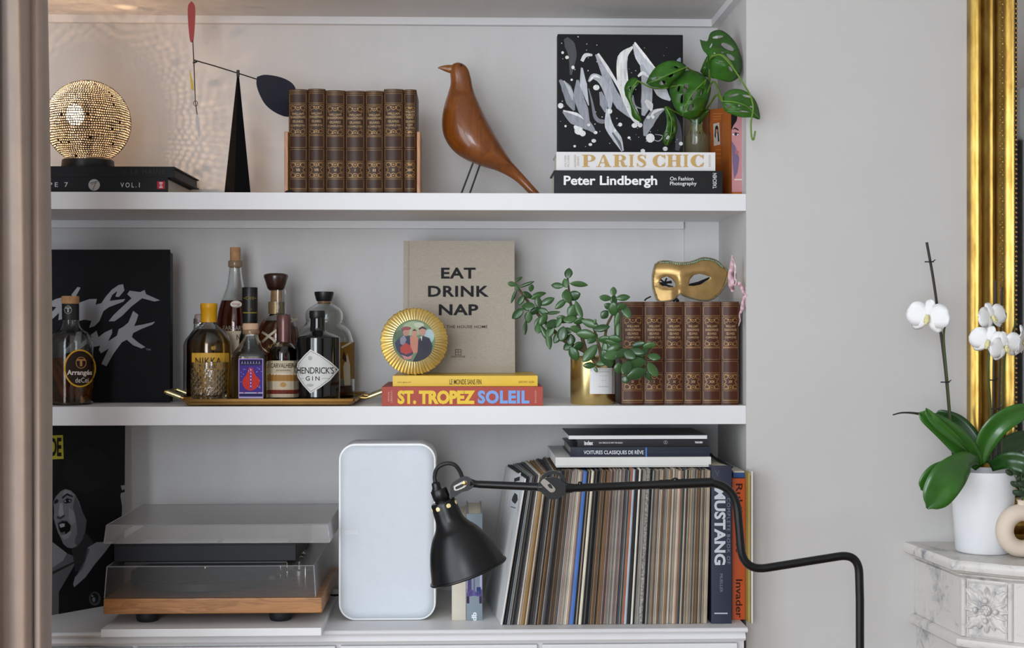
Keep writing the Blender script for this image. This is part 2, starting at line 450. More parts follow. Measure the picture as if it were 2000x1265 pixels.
# ------------------------------------------------------------------ book builders
def book_flat(name, label, x0, x1, yf, z0, z1, depth, cover, page=None, group=None, bt=.0026, cat='book', label_page=None):
    """book lying flat, spine towards the room; x in world metres"""
    t = thing(name, label, cat, ((x0+x1)/2, yf+depth/2, z0), group)
    bm = bmesh.new()
    box(bm, x0, x1, yf, yf+depth, z0, z0+bt); box(bm, x0, x1, yf, yf+depth, z1-bt, z1)
    n = 6; prof = []
    for k in range(n+1):
        a = -1+2*k/n; prof.append((yf-.0003*(1-a*a), z0+(z1-z0)*k/n))
    loft(bm, [[V((x, y, z)) for y, z in prof]+[V((x, yf+.003, z1)), V((x, yf+.003, z0))] for x in (x0, x1)])
    P('cover', bm, cover, t, 30)
    P('page_block', BX(x0+.004, x1-.004, yf+.003, yf+depth-.004, z0+bt, z1-bt), page or M_page, t)
    def mp(px, py, e=0):
        p = W(px, py, yf); u = (p.z-z0)/(z1-z0)*2-1; p = W(px, py, yf-.0003*max(0, 1-u*u)); p.y -= e; return p
    return t, mp
def book_up(name, label, x0, x1, yf, z0, z1, depth, cover, page=None, group=None, bulge=.003, bt=.0026, cat='book', lip=.003):
    """book standing upright, spine towards the room"""
    t = thing(name, label, cat, ((x0+x1)/2, yf+depth/2, z0), group)
    n = 10; arc = []
    for k in range(n+1):
        a = -1+2*k/n; arc.append(((x0+x1)/2+a*(x1-x0)/2, yf+bulge*a*a))
    poly = arc+[(x1, yf+depth), (x1-bt, yf+depth), (x1-bt, yf+bulge+.004), (x0+bt, yf+bulge+.004), (x0+bt, yf+depth), (x0, yf+depth)]
    bm = bmesh.new(); v = [[bm.verts.new((x, y, z)) for x, y in poly] for z in (z0, z1)]; m = len(poly)
    for i in range(m):
        j = (i+1) % m; bm.faces.new((v[0][i], v[0][j], v[1][j], v[1][i]))
    bmesh.ops.triangle_fill(bm, use_beauty=True, edges=[bm.edges.get((v[0][i], v[0][(i+1) % m])) for i in range(m)])
    bmesh.ops.triangle_fill(bm, use_beauty=True, edges=[bm.edges.get((v[1][i], v[1][(i+1) % m])) for i in range(m)])
    P('cover', bm, cover, t, 25)
    P('page_block', BX(x0+bt, x1-bt, yf+bulge+.004, yf+depth-.004, z0+.002, z1-lip), page or M_pagev, t)
    xm, hw = (x0+x1)/2, (x1-x0)/2
    def mp(px, py, e=0):
        p = W(px, py, yf+bulge*.5); u = max(-1, min(1, (p.x-xm)/hw)); p = W(px, py, yf+bulge*u*u); p.y -= e; return p
    return t, mp
M_leather = mat('brown_leather', '#3a2214', .45, spec=.35, var=.22, vs=14, bump=.2, bs=260)
M_leather2 = mat('red_brown_leather', '#431e0e', .45, spec=.35, var=.25, vs=14, bump=.2, bs=260)
M_gtext = mat('gilt_lettering', '#c2a070', .5, .2, var=.1)
M_gilt = mat('gilt_tooling', '#9c7644', .45, .35, var=.25, vs=80)
def line(x0, y0, x1, y1, w=1.0):
    w *= .8
    dx, dy = x1-x0, y1-y0; l = math.hypot(dx, dy); nx, ny = -dy/l*w/2, dx/l*w/2
    return [(x0+nx, y0+ny), (x1+nx, y1+ny), (x1-nx, y1-ny), (x0-nx, y0-ny)]
def arcl(cx, cy, r, a0, a1, w=.9, n=7):
    o = [(cx+(r+w/2)*cos(R(a0+(a1-a0)*k/n)), cy-(r+w/2)*sin(R(a0+(a1-a0)*k/n))) for k in range(n+1)]
    i = [(cx+(r-w/2)*cos(R(a0+(a1-a0)*k/n)), cy-(r-w/2)*sin(R(a0+(a1-a0)*k/n))) for k in range(n+1)]
    return o+i[::-1]
def leather_book(label, x0, x1, y0, y1, yf, z0, num, group, leather, k=1, lines=None, small=False):
    """x0..x1, y0..y1 in pixels; gilt spine"""
    X0, X1 = PX(x0, yf), PX(x1, yf); z1 = PZ(y0, (x0+x1)/2, yf)
    t, mp = book_up('leather_book', label, X0+.0004, X1-.0004, yf, z0, z1, .15, leather, group=group, bulge=.006, lip=.004)
    H = y1-y0; Y = lambda f: y0+f*H; a, b = x0+2.8, x1-2.8; w = b-a; it = []
    for f in (.012, .028, .962, .978): it.append(line(a-1, Y(f), b+1, Y(f), .8))
    for p, q in ((.045, .135), (.45, .56), (.58, .69), (.865, .955)):       # framed plain panels
        it += [line(a, Y(p), b, Y(p), .8), line(a, Y(q), b, Y(q), .8), line(a, Y(p), a, Y(q), .8), line(b, Y(p), b, Y(q), .8)]
    for p, q in ((.15, .44), (.705, .85)):
        it += [line(a, Y(p), b, Y(p), 1), line(a, Y(q), b, Y(q), 1), line(a, Y(p), a, Y(q), .8), line(b, Y(p), b, Y(q), .8)]
        d = .032 if q-p > .2 else .024; m = (a+b)/2
        for yy, s in ((Y(p+d), 1), (Y(q-d), -1)):
            for c in (a+w*.2, b-w*.2): it.append(arcl(c, yy, w*.13, 0, 340, 1.1, 9))
            it.append(arcl(m, yy-s*1.5, w*.15, 180 if s > 0 else 0, 360 if s > 0 else 180, 1.3)); it.append(ell(m, yy-s*1, 1.6, 1.4, 8))
            for c in (a+w*.36, b-w*.36): it.append(ell(c, yy-s*2.2, 1.8, 1.3, 8))
            it.append(line(a+w*.06, yy+s*4.5, a+w*.18, yy+s*7.5, 1.2)); it.append(line(b-w*.06, yy+s*4.5, b-w*.18, yy+s*7.5, 1.2))
    for s, c in ((90, a+w*.06), (270, b-w*.06)): it.append(arcl(c, Y(.777), 4.5, s-180, s, 1.0))
    flat_print('gilt_ornament', t, [(M_gilt, p) for p in it], mp, .0003, 0, 6)
    lines = lines or [('WILLIAM', .238, .72), ('SHAKESPEARE', .27, .9), ('ŒUVRES', .312, .66), ('COMPLÈTES', .348, .84)]
    m = (x0+x1)/2; L = [(s, (m-w*f/2, Y(c)-2.3, m+w*f/2, Y(c)+2.3), 0) for s, c, f in lines]
    nw = min(w*.3, 2.2*len(num)+.6); L.append((num, (m-nw/2, Y(.777)-2.6, m+nw/2, Y(.777)+2.6), .01))
    lettering(t, L, mp, M_gtext, e=.0005)
    return t

# ------------------------------------------------------------------ upper shelf
# two black books under the globe lamp
zz = ZT
M_blackbook = mat('black_book_cover', '#0c0d10', .55, spec=.25, var=.1, bump=.05)
yf = .03
za = PZ(346, 250, yf)
t, mp = book_flat('black_book', 'thick matte black book with a small red square on its spine, under the globe lamp', PX(30, yf), PX(328, yf), yf, ZT, za, .25, M_blackbook)
lettering(t, [('TYPE 7', (69, 356, 133, 365), .008, 0, 1.5), ('VOL.1', (235.5, 356.5, 273, 366), .008, 0, 1.5)], mp, '#c9c9cc')
flat_print('emblem', t, [('#a9a6a3', ell(184, 361, 11.3, 11.3, 28)), ('#17181c', line(176, 357.5, 194, 353.5, 1.2)), ('#17181c', line(187.5, 354.5, 181.5, 371, 1.2)), ('#17181c', line(178, 359.5, 190, 356.8, .9))], mp)
flat_print('red_mark', t, [('#b02a3c', rect(307, 354, 322, 369)), ('#e8d9d9', [(311, 356), (318, 356), (315.8, 361.5), (318, 367), (311, 367), (313.2, 361.5)]), ('#b02a3c', rect(313.8, 357, 315.4, 366))], mp)
zb = PZ(325, 250, yf)
t, mp = book_flat('black_book', 'black book with faint dark title on its spine, directly beneath the globe lamp', PX(26, yf), PX(341, yf), yf, za+.0003, zb, .27, M_blackbook, M_blackbook)
lettering(t, [('/ LA HAINE', (243, 330, 322, 340.5), .01, 0, 1.3)], mp, '#2c2d33')

# perforated globe lamp
gy = .14; gx = PX(172, gy); gr = 82*S(172, gy); gz = zb+.0
gc = PZ(239, 172, gy); GC = V((gx, gy, gc))
t = thing('globe_lamp', 'glowing perforated gold globe table lamp on black books', 'lamp', (gx, gy, zb))
bm = bmesh.new()
zlow = gr*.89; rb = gr*.62
ring = [(rb-.002, zb+.0005), (rb, zb+.004), (rb-.002, gc-zlow-.002), (rb*.85, gc-zlow+.002), (.02, gc-zlow+.003)]
lathe(bm, gx, gy, ring, 48); P('base', bm, M_black, t, 40)
rnd = random.Random(5)
bm = bmesh.new(); phi0 = math.acos(-zlow/gr); rows, th0 = 44, R(4)
rings = []
for j in range(rows+1):
    th = th0+(phi0-th0)*j/rows
    rings.append((th, 1.0))
def sp(th, ph, r): return GC+V((r*sin(th)*cos(ph), r*sin(th)*sin(ph), r*cos(th)))
for j in range(rows):
    t0, t1 = rings[j][0], rings[j+1][0]; tm = (t0+t1)/2
    nc = max(8, int(112*sin(tm))); o = rnd.random()*6
    wob = lambda ph, jj: .006*sin(ph*9+jj*.7)+.004*sin(ph*23+jj*1.3)
    for i in range(nc):
        p0 = o+2*pi*i/nc; p1 = o+2*pi*(i+1)/nc
        q = [sp(t0+wob(p0, j)*(j > 0), p0, gr), sp(t1+wob(p0, j+1)*(j < rows-1), p0, gr), sp(t1+wob(p1, j+1)*(j < rows-1), p1, gr), sp(t0+wob(p1, j)*(j > 0), p1, gr)]
        c = (q[0]+q[1]+q[2]+q[3])/4; k = rnd.uniform(.52, .72)
        kh = k*rnd.uniform(.9, 1.12); kv = k*.92
        v = [bm.verts.new(x) for x in q]
        if rnd.random() < .015: bm.faces.new(v); continue
        up = ((q[0]+q[3])-(q[1]+q[2]))/2; sd = ((q[3]+q[2])-(q[0]+q[1]))/2
        inn = [c+up*(.5*kv)-sd*(.5*kh), c-up*(.5*kv)-sd*(.5*kh), c-up*(.5*kv)+sd*(.5*kh), c+up*(.5*kv)+sd*(.5*kh)]
        w = [bm.verts.new(GC+(x-GC).normalized()*gr) for x in inn]
        for a in range(4):
            b = (a+1) % 4; bm.faces.new((v[a], v[b], w[b], w[a]))
M_shade = mat('pierced_metal', '#3f2d1a', .38, .6, var=.15, vs=40); M_lining = mat('gold_lining', '#8f8b80', .55, .1, var=.08, vs=40)
o = P('shade', bm, [M_shade, M_lining], t, 60, kind='stuff'); so = o.modifiers.new('thickness', 'SOLIDIFY'); so.thickness = .0008; so.offset = -1; so.material_offset = 1; so.material_offset_rim = 1
bm = bmesh.new(); lathe(bm, gx, gy, [(.01, gc-zlow), (.01, gc-.05), (.012, gc-.045), (.012, gc-.03)], 16); P('socket', bm, M_black, t, 40)
bm = bmesh.new(); ball(bm, V((gx-.024, gy-.012, gc+.014)), .019, .019, .023, 16, 12); P('bulb', bm, emit('bulb_glow', '#ffe2bc', 12), t, 80)
bl = bpy.data.lights.new('globe_bulb_light', 'POINT'); bl.energy = 5.5; bl.color = (1, .62, .36); bl.shadow_soft_size = .004
o = bpy.data.objects.new('globe_bulb_light', bl); COL.objects.link(o); o.parent = t; o.location = V((gx-.024, gy-.04, gc+.014))-t.location

# mobile
my = .13
t = thing('standing_mobile', 'black standing mobile on a tall pointed foot with red and dark blue blades', 'mobile', (PX(465, my), my, ZT))
ap = W(465, 143, my); bm = bmesh.new()
b0 = [V((PX(439, my), my-.012, ZT)), V((PX(462, my), my-.03, ZT)), V((PX(491, my), my-.005, ZT)), V((PX(470, my), my+.022, ZT))]
tp = [ap+V((-.0016, -.001, 0)), ap+V((0, -.0016, 0)), ap+V((.0016, 0, 0)), ap+V((0, .0016, 0))]
loft(bm, [b0, tp]); P('foot', bm, mat('matte_black', '#0b0b0d', .8, spec=.15), t)
M_wire = mat('black_wire', '#1b1a1a', .5)
def wire(name, pts, r=.0011, m=None, par=None):
    bm = bmesh.new(); tube(bm, [W(x, y, my) for x, y in pts], r, 6); return P(name, bm, m or M_wire, par or t, 60)
wire('arm', [(378, 117), (420, 129), (465, 143), (512, 158)], .0014)
wire('pivot', [(465, 137), (465, 150)], .0035)
wire('upper_wire', [(376.5, 78), (377.5, 100), (378.5, 118), (379, 130)], .0012)
wire('lower_wire', [(379, 128), (380, 160), (381.5, 198), (382.5, 206), (385, 224)], .0011)
wire('clamp', [(377, 123), (385, 120)], .0018)
bm = bmesh.new()
pp = [W(382+4*cos(a), 202+5*sin(a), my) for a in [2*pi*k/12 for k in range(13)]]; tube(bm, pp, .0007, 6, False); P('ring', bm, M_wire, t, 60)
def blade(name, pts, m, tilt=0, yy=None, th=.0016):
    q = catmull([V((x, y, 0)) for x, y in pts+[pts[0]]], 5)[:-1]; c = sum((p.x for p in q))/len(q)
    bm = bmesh.new(); a = [W(p.x, p.y, my+(p.x-c)*tilt) for p in q]
    loft(bm, [[p+V((0, -th/2, 0)) for p in a], [p+V((0, th/2, 0)) for p in a]]); return P(name, bm, m, t)
blade('red_blade', [(374, 2), (381, 14), (380.5, 50), (378, 78), (375, 83), (371, 78), (368, 50), (367, 14)], mat('red_paint', '#a52f2a', .45))
blade('blue_blade', [(502, 150), (518, 146), (545, 150), (566, 159), (577, 172), (580, 195), (574, 220), (562, 228), (540, 221), (519, 205), (506, 182), (501, 164)], mat('navy_paint', '#0b0a22', .5), .0004)
blade('yellow_blade', [(370, 136), (373, 145), (378, 168), (378, 175), (374, 174), (372, 158)], mat('yellow_paint', '#cdb023', .5))
blade('white_blade', [(383, 224), (387, 228), (390, 250), (389, 271), (386, 255), (382, 238)], mat('pale_paint', '#b9b9bd', .45))

# seven leather volumes and their wooden bookends
yf = .05
xs = [563, 600.8, 635, 674, 713, 749, 788, 813.5]; ys = [174, 173, 176, 177, 177, 173.5, 174.5]; nums = ['VII', 'VIII', 'VI', 'V', 'II', 'IV', 'III']
for i in range(7):
    ln = None
    if i == 6: ln = [('WILLIAM', .215, .9), ('SHAKES', .245, .9), ('PEARE', .272, .7), ('ŒUVRES', .31, .85), ('COM', .342, .5), ('PLÈTES', .37, .8)]
    leather_book('gilt brown leather volume marked %s between the wooden bookends' % nums[i], xs[i], xs[i+1], ys[i], 377, yf, ZT, nums[i], 'leather volumes on the upper shelf', M_leather, lines=ln)
M_be = wood('bookend_wood', '#b98150', '#a06a3c', .45, (6, 6, 1), 8, .1)
for x0, x1, nm, lb in ((555.5, 563, 0, 'pale wooden bookend with a dark metal foot beside the pointed mobile'), (814, 821, 1, 'pale wooden bookend beside the slimmest leather volume and wooden bird')):
    X0, X1 = PX(x0, yf), PX(x1, yf); t = thing('bookend', lb, 'bookend', ((X0+X1)/2, yf+.06, ZT), 'wooden bookends')
    P('upright', BX(X0, X1, yf-.002, yf+.12, ZT+.001, PZ(257, x0, yf)), M_be, t, bevel=.0015)
    bm = bmesh.new()
    if nm == 0:
        box(bm, PX(548, yf), X0, yf-.01, yf+.1, ZT, ZT+.003); ball(bm, V((PX(566, yf), yf-.012, ZT+.004)), .009, .008, .0045, 12, 6)
    else: box(bm, X1, X1+.012, yf+.02, yf+.1, ZT, ZT+.003)
    P('foot', bm, M_black, t, 40)

# wooden bird
by = .14
def zb5(x, y): return (840+x/4.361, 100+y/4.361)
t = thing('wooden_bird', 'smooth carved wooden bird figure standing on two thin black legs', 'figurine', (PX(920, by), by, ZT))
M_bird = wood('walnut_figure', '#824610', '#6f390d', .33, (3.5, 3.5, .6), 10, .4)
def sections(secs, ky, n=28):
    rings = []
    for (l, r) in secs:
        a, b = W(*zb5(*l), by), W(*zb5(*r), by); c = (a+b)/2; h = (b-a)/2; k = ky if not callable(ky) else ky(h.length)
        rings.append([c+h*cos(2*pi*i/n)+V((0, 1, 0))*(k*h.length*sin(2*pi*i/n)) for i in range(n)])
    return rings
def smooth_secs(s, n=4):
    A = catmull([V((*l, 0)) for l, r in s], n); B = catmull([V((*r, 0)) for l, r in s], n)
    return [((a.x, a.y), (b.x, b.y)) for a, b in zip(A, B)]
body = smooth_secs([((236, 96), (244, 96)), ((205, 104), (276, 106)), ((182, 122), (308, 130)), ((172, 152), (330, 165)), ((171, 195), (342, 205)), ((175, 240), (352, 245)), ((172, 290), (361, 295)), ((152, 360), (381, 360)), ((121, 460), (426, 460)), ((102, 570), (482, 575)), ((107, 680), (540, 680)), ((140, 770), (588, 765)), ((205, 855), (632, 840)), ((300, 920), (672, 905)), ((430, 975), (708, 955)), ((570, 1018), (748, 1000)), ((690, 1078), (800, 1058)), ((770, 1140), (862, 1128)), ((838, 1209), (936, 1209))])
bm = bmesh.new(); loft(bm, sections(body, lambda h: .92 if h > .03 else .75)); P('body', bm, M_bird, t, 80)
bm = bmesh.new(); loft(bm, sections(smooth_secs([((66, 139), (66, 146)), ((84, 130), (86, 153)), ((125, 119), (128, 172)), ((172, 116), (166, 186)), ((205, 120), (200, 196))]), .8)); P('beak', bm, wood('beak_wood', '#8f5b24', '#7d4a1b', .35, (2, 2, 2), 14, .3), t, 80)
bm = bmesh.new(); p = W(*zb5(264, 126), by); ball(bm, V((p.x, by-.0132, p.z)), .0022); P('eye', bm, M_black, t, 1)
for (a, b), dy in ((((366, 950), (250, 1209)), -.01), (((432, 945), (320, 1209)), .012)):
    bm = bmesh.new(); p, q = W(*zb5(*a), by+dy), W(*zb5(*b), by+dy); q.z = ZT; tube(bm, [p, q], .0019, 8); P('leg', bm, M_wire, t, 60)

# fashion books, painting, plant, standing books on the right
yf = .02
zp = PZ(333, 1250, yf)
t, mp = book_flat('black_book', 'big black fashion photography book at the bottom of the stack, white lettering on spine', PX(1082, yf), PX(1411, yf), yf, ZT, zp, .142, mat('gloss_black_cover', '#0e0e0f', .45, var=.05, spec=.3))
lettering(t, [('Peter Lindbergh', (1101, 343, 1283.5, 367), .026), ], mp, '#e9e9e9')
lettering(t, [('On Fashion', (1308.5, 345, 1354.5, 352.5), .012), ('Photography', (1308.5, 354.5, 1360.5, 364), .012), ('TASCHEN', (1392, 338, 1399.5, 368), .012, 90)], mp, '#d9d9d9', 'small_lettering')
yf2 = .028; zq = PZ(297, 1240, yf2)
t, mp = book_flat('white_book', 'white book with gold PARIS CHIC lettering under the painting', PX(1086.5, yf2), PX(1397, yf2), yf2, zp+.0003, zq, .13, mat('white_cover', '#dcd9d8', .5, var=.03))
# fat-face capitals, 100 x 100 grid, y down
def arcpoly(cx, cy, ro, ryo, ri, ryi, a0, a1, n=14, shift=0):
    o = [(cx+ro*cos(R(a0+(a1-a0)*k/n)), cy-ryo*sin(R(a0+(a1-a0)*k/n))) for k in range(n+1)]
    i = [(cx+shift+ri*cos(R(a0+(a1-a0)*k/n)), cy-ryi*sin(R(a0+(a1-a0)*k/n))) for k in range(n+1)]
    return o+i[::-1]
SER = lambda x0, x1, y: rect(x0, y-3, x1, y+3)
FAT = {'P': [rect(14, 0, 42, 100), SER(2, 52, 3), SER(2, 56, 97), arcpoly(52, 29, 44, 29, 17, 22, -90, 90, 14), rect(40, 0, 53, 7), rect(40, 51, 53, 58)],
 'A': [[(44, 0), (56, 0), (92, 97), (60, 97)], [(44, 0), (50, 4), (20, 97), (12, 97)], SER(0, 34, 97), SER(52, 100, 97), rect(28, 62, 66, 69)],
 'R': [rect(12, 0, 40, 100), SER(1, 50, 3), SER(1, 52, 97), arcpoly(50, 27, 40, 27, 14, 20, -90, 90, 14), rect(38, 0, 51, 7), rect(38, 47, 51, 54), [(50, 52), (74, 56), (84, 86), (100, 90), (98, 99), (70, 100), (60, 92), (54, 58)]],
 'I': [rect(34, 0, 66, 100), SER(18, 82, 3), SER(18, 82, 97)],
 'H': [rect(10, 0, 36, 100), rect(64, 0, 90, 100), SER(0, 46, 3), SER(0, 46, 97), SER(54, 100, 3), SER(54, 100, 97), rect(36, 46, 64, 54)],
 'C': [arcpoly(52, 50, 50, 51, 22, 44, 40, 320, 26, 4), [(84, 2), (92, 2), (92, 34), (86, 34), (80, 14)], [(86, 64), (93, 66), (88, 96), (70, 98), (82, 82)]],
 'S': [stroke([(84, 24), (70, 7), (46, 4), (26, 16), (30, 34), (54, 48), (76, 62), (80, 82), (58, 97), (34, 95), (14, 76)], [5, 6, 10, 20, 24, 27, 24, 20, 10, 6, 5]), rect(83, 2, 90, 34), rect(8, 66, 15, 98)]}
bm_items = []
cw = [('P', 1136, 1164), ('A', 1164, 1194), ('R', 1197, 1225), ('I', 1225, 1241), ('S', 1242, 1263), ('C', 1274, 1301), ('H', 1302, 1331), ('I', 1331, 1347), ('C', 1348, 1376)]
for ch, x0, x1 in cw:
    for pl in FAT[ch]: bm_items.append((mat('gold_print', '#bd9858', .5, var=.05), [(x0+(x1-x0)*x/100, 302+24*y/100) for x, y in pl]))
flat_print('lettering', t, bm_items, mp, .0006, .00002)
lettering(t, [('OLIVER', (1102, 303, 1106, 326), 0, 90), ('PILCHER', (1108, 303, 1112, 326), 0, 90), ('ALEXANDRA', (1121, 302, 1125, 327), 0, 90), ('SENES', (1127, 305, 1131, 324), 0, 90), ('ASSOULINE', (1384, 302, 1388, 326), 0, -90)], mp, '#a9a39a', 'small_lettering')

# painting
cy_ = .118; X0, X1 = PX(1089, cy_), PX(1334, cy_); zt = PZ(67, 1200, cy_)
t = thing('abstract_painting', 'square black canvas with loose white brush strokes and splatter on the book stack', 'painting', ((X0+X1)/2, cy_, zq))
P('canvas', BX(X0, X1, cy_, cy_+.03, zq+.0005, zt), mat('black_canvas', '#0e0e10', .5, spec=.2, var=.2, vs=15, bump=.1, bs=500), t, bevel=.0015)
mp = y_map(cy_)
def z3(l): return [(1040+x/3.011, y/3.011) for x, y in l]
def br(l, w, c):
    w = [q/3.011 for q in w]; w[0] *= .45; w[-1] *= .4; return (c, stroke(z3(l), w))
brush = [
 br([(195, 225), (218, 265), (235, 330), (225, 440)], [60, 62, 50, 30], '#3a3a40'), br([(160, 470), (200, 520), (225, 600), (245, 650)], [30, 60, 55, 25], '#7b7e86'),
 br([(185, 475), (225, 540), (235, 590)], [14, 26, 10], '#b2b4ba'), br([(180, 655), (240, 700), (320, 735), (375, 785)], [30, 60, 58, 20], '#8a8c93'),
 br([(180, 650), (260, 672), (310, 705)], [16, 18, 8], '#d9d9d9'), br([(245, 740), (275, 770), (305, 790)], [24, 50, 20], '#e4e4e2'),
 br([(265, 470), (270, 560), (300, 650), (335, 735)], [30, 58, 60, 22], '#8b8d96'), br([(290, 400), (300, 500), (330, 620)], [26, 42, 16], '#b6b9c1'),
 br([(290, 360), (312, 325), (352, 324)], [44, 24, 30], '#cfcfd1'),
 br([(375, 320), (430, 440), (470, 540), (520, 620), (575, 690)], [34, 46, 52, 60, 26], '#999ca5'), br([(385, 315), (440, 400), (500, 500), (545, 600)], [26, 20, 16, 22], '#d7d7d8'),
 br([(330, 480), (360, 450), (410, 480), (450, 570), (455, 650)], [26, 36, 42, 44, 30], '#a7aab2'), br([(335, 475), (365, 448), (400, 460)], [16, 16, 10], '#dededd'),
 br([(330, 520), (350, 600), (370, 690), (410, 715), (455, 700)], [14, 12, 22, 26, 20], '#6d7078'), br([(400, 540), (420, 610), (430, 660)], [36, 50, 30], '#898c96'),
 br([(440, 640), (450, 740), (500, 820), (530, 888)], [34, 50, 52, 40], '#bcbec4'), br([(470, 780), (510, 840), (525, 885)], [20, 18, 12], '#5b5d64'),
 br([(590, 275), (530, 340), (530, 470), (550, 560), (600, 680), (620, 730)], [24, 60, 66, 60, 56, 44], '#dadad7'), br([(560, 300), (545, 420), (560, 540)], [10, 18, 16], '#c3c4c8'),
 br([(595, 260), (630, 330), (690, 420), (760, 540), (810, 590)], [34, 56, 62, 70, 30], '#c2c4c9'), br([(600, 250), (660, 330), (720, 400)], [24, 18, 14], '#ececea'),
 br([(640, 380), (670, 480), (670, 600), (650, 680)], [40, 62, 66, 50], '#a8abb2'), br([(620, 450), (650, 430), (690, 460)], [26, 22, 16], '#dddddb'), br([(590, 560), (600, 620), (640, 640)], [16, 14, 12], '#8e9199'),
 br([(665, 590), (690, 620), (700, 660)], [40, 40, 10], '#d8d8d6'), br([(775, 640), (720, 670), (680, 730), (660, 800)], [24, 56, 62, 40], '#8f9198'), br([(770, 640), (720, 655), (690, 690)], [16, 18, 8], '#dcdcdb'),
 br([(820, 650), (850, 730), (860, 820), (850, 885)], [20, 34, 40, 60], '#3f424c'), br([(845, 385), (860, 358), (868, 340)], [10, 26, 20], '#8e97ab'), br([(690, 810), (740, 830), (765, 800), (720, 790)], [6, 5, 5, 5], '#a9a9ab')]
rnd = random.Random(3)
for x, y, r in ((375, 515, 19), (165, 622, 17), (270, 770, 24), (295, 785, 18), (515, 733, 12), (360, 828, 14), (340, 850, 11), (692, 812, 26), (793, 808, 15), (780, 875, 15), (238, 397, 10), (203, 338, 11), (177, 310, 8), (248, 860, 8), (194, 742, 7), (567, 810, 9), (680, 690, 11), (708, 688, 10), (872, 845, 12), (330, 735, 9), (485, 768, 8), (600, 738, 18), (632, 736, 14), (230, 470, 7), (648, 888, 14), (370, 780, 12), (455, 655, 14)):
    brush.append(('#dcdcda', ell(*z3([(x, y)])[0], r/3.011, r*rnd.uniform(.8, 1.1)/3.011, 10)))
for _ in range(70):
    x, y = rnd.uniform(155, 875), rnd.uniform(215, 885); r = rnd.uniform(1.5, 4.5); brush.append(('#b9b9ba', ell(*z3([(x, y)])[0], r/3.011, r/3.011, 6)))
brush = [(mat('paint_stroke', c, .45, var=.22, vs=34, stretch=(5, 1, 1.2), bump=.3, bs=120), p) for c, p in brush]
flat_print('brush_strokes', t, brush, mp, .0004, .00003)

# glass vase with the swiss-cheese plant
vy = .128; vx = PX(1362, vy)
t = thing('glass_vase', 'clear glass vase of water holding roots, behind the white book', 'vase', (vx, vy, zq))
vr = 26*S(1362, vy); vz1 = PZ(228, 1362, vy)
bm = bmesh.new(); lathe(bm, vx, vy, [(vr*.7, zq+.0005), (vr, zq+.008), (vr*1.02, (zq+vz1)/2), (vr*.95, vz1-.01), (vr, vz1)], 32, cap=False); P('glass', bm, thin('vase_glass', (.86, .88, .84), 1.5, .02), t, 60)
bm = bmesh.new(); lathe(bm, vx, vy, [(vr*.66, zq+.003), (vr*.95, zq+.01), (vr*.97, zq+(vz1-zq)*.55)], 32); P('water', bm, thin('murky_water', '#dad6c2', 1.33, .02, .22, '#b5af94'), t, 60)
bm = bmesh.new()
M_pl = mat('monstera_leaf', '#2d5c13', .4, var=.35, vs=22, coat=.08); M_stem = mat('green_stem', '#5b7a24', .5, var=.15)
M_rib = mat('leaf_rib', '#6a9030', .45, var=.1)
plant = thing('vine_plant', 'leafy green plant with holed leaves trailing from the glass vase', 'plant', (vx, vy, vz1-.02))
def leaf_px(name, par, outer, holes, Y0, rib, m, curl=.012, tiltx=0, tilty=0, th=.0006):
    """leaf from traced outline (zoom-3 coords); Y grows with curl away from the rib"""
    o = [((p.x), (p.y)) for p in catmull([V((*q, 0)) for q in outer+[outer[0]]], 4)[:-1]]
    hs = [[(h[0]+h[2]*cos(a)*cos(R(h[4]))-h[3]*sin(a)*sin(R(h[4])), h[1]+h[2]*cos(a)*sin(R(h[4]))+h[3]*sin(a)*cos(R(h[4]))) for a in [2*pi*k/10 for k in range(10)]] for h in holes]
    a, b = V((*rib[0], 0)), V((*rib[-1], 0)); ax = (b-a).normalized(); L = (b-a).length
    def yy(x, y):
        p = V((x, y, 0))-a; s = p.dot(ax)/L; d = p.cross(ax).z/L
        return Y0+curl*abs(d)*1.6+curl*(s-.5)**2*1.6+tiltx*(x-a.x)/100+tilty*(y-a.y)/100
    def mp(x, y, e=0):
        p = W(*z3([(x, y)])[0], yy(x, y)); p.y -= e; return p
    pts, tris = tess([o]+hs); bm = bmesh.new(); vs = [bm.verts.new(p) for p in pts]
    for tr in tris:
        try: bm.faces.new([vs[i] for i in tr])
        except ValueError: pass
    refine(bm, 45, 4)
    for v in bm.verts: v.co = mp(v.co.x, v.co.y)
    lf = P(name, bm, m, par, 80); so = lf.modifiers.new('thickness', 'SOLIDIFY'); so.thickness = th
    bm = bmesh.new(); q = catmull([V((*p, 0)) for p in rib], 5); n = len(q)
    tube(bm, [mp(p.x, p.y, .0004) for p in q], [.0013*(1-.7*i/(n-1)) for i in range(n)], 6); P('midrib', bm, M_rib, lf, 60)
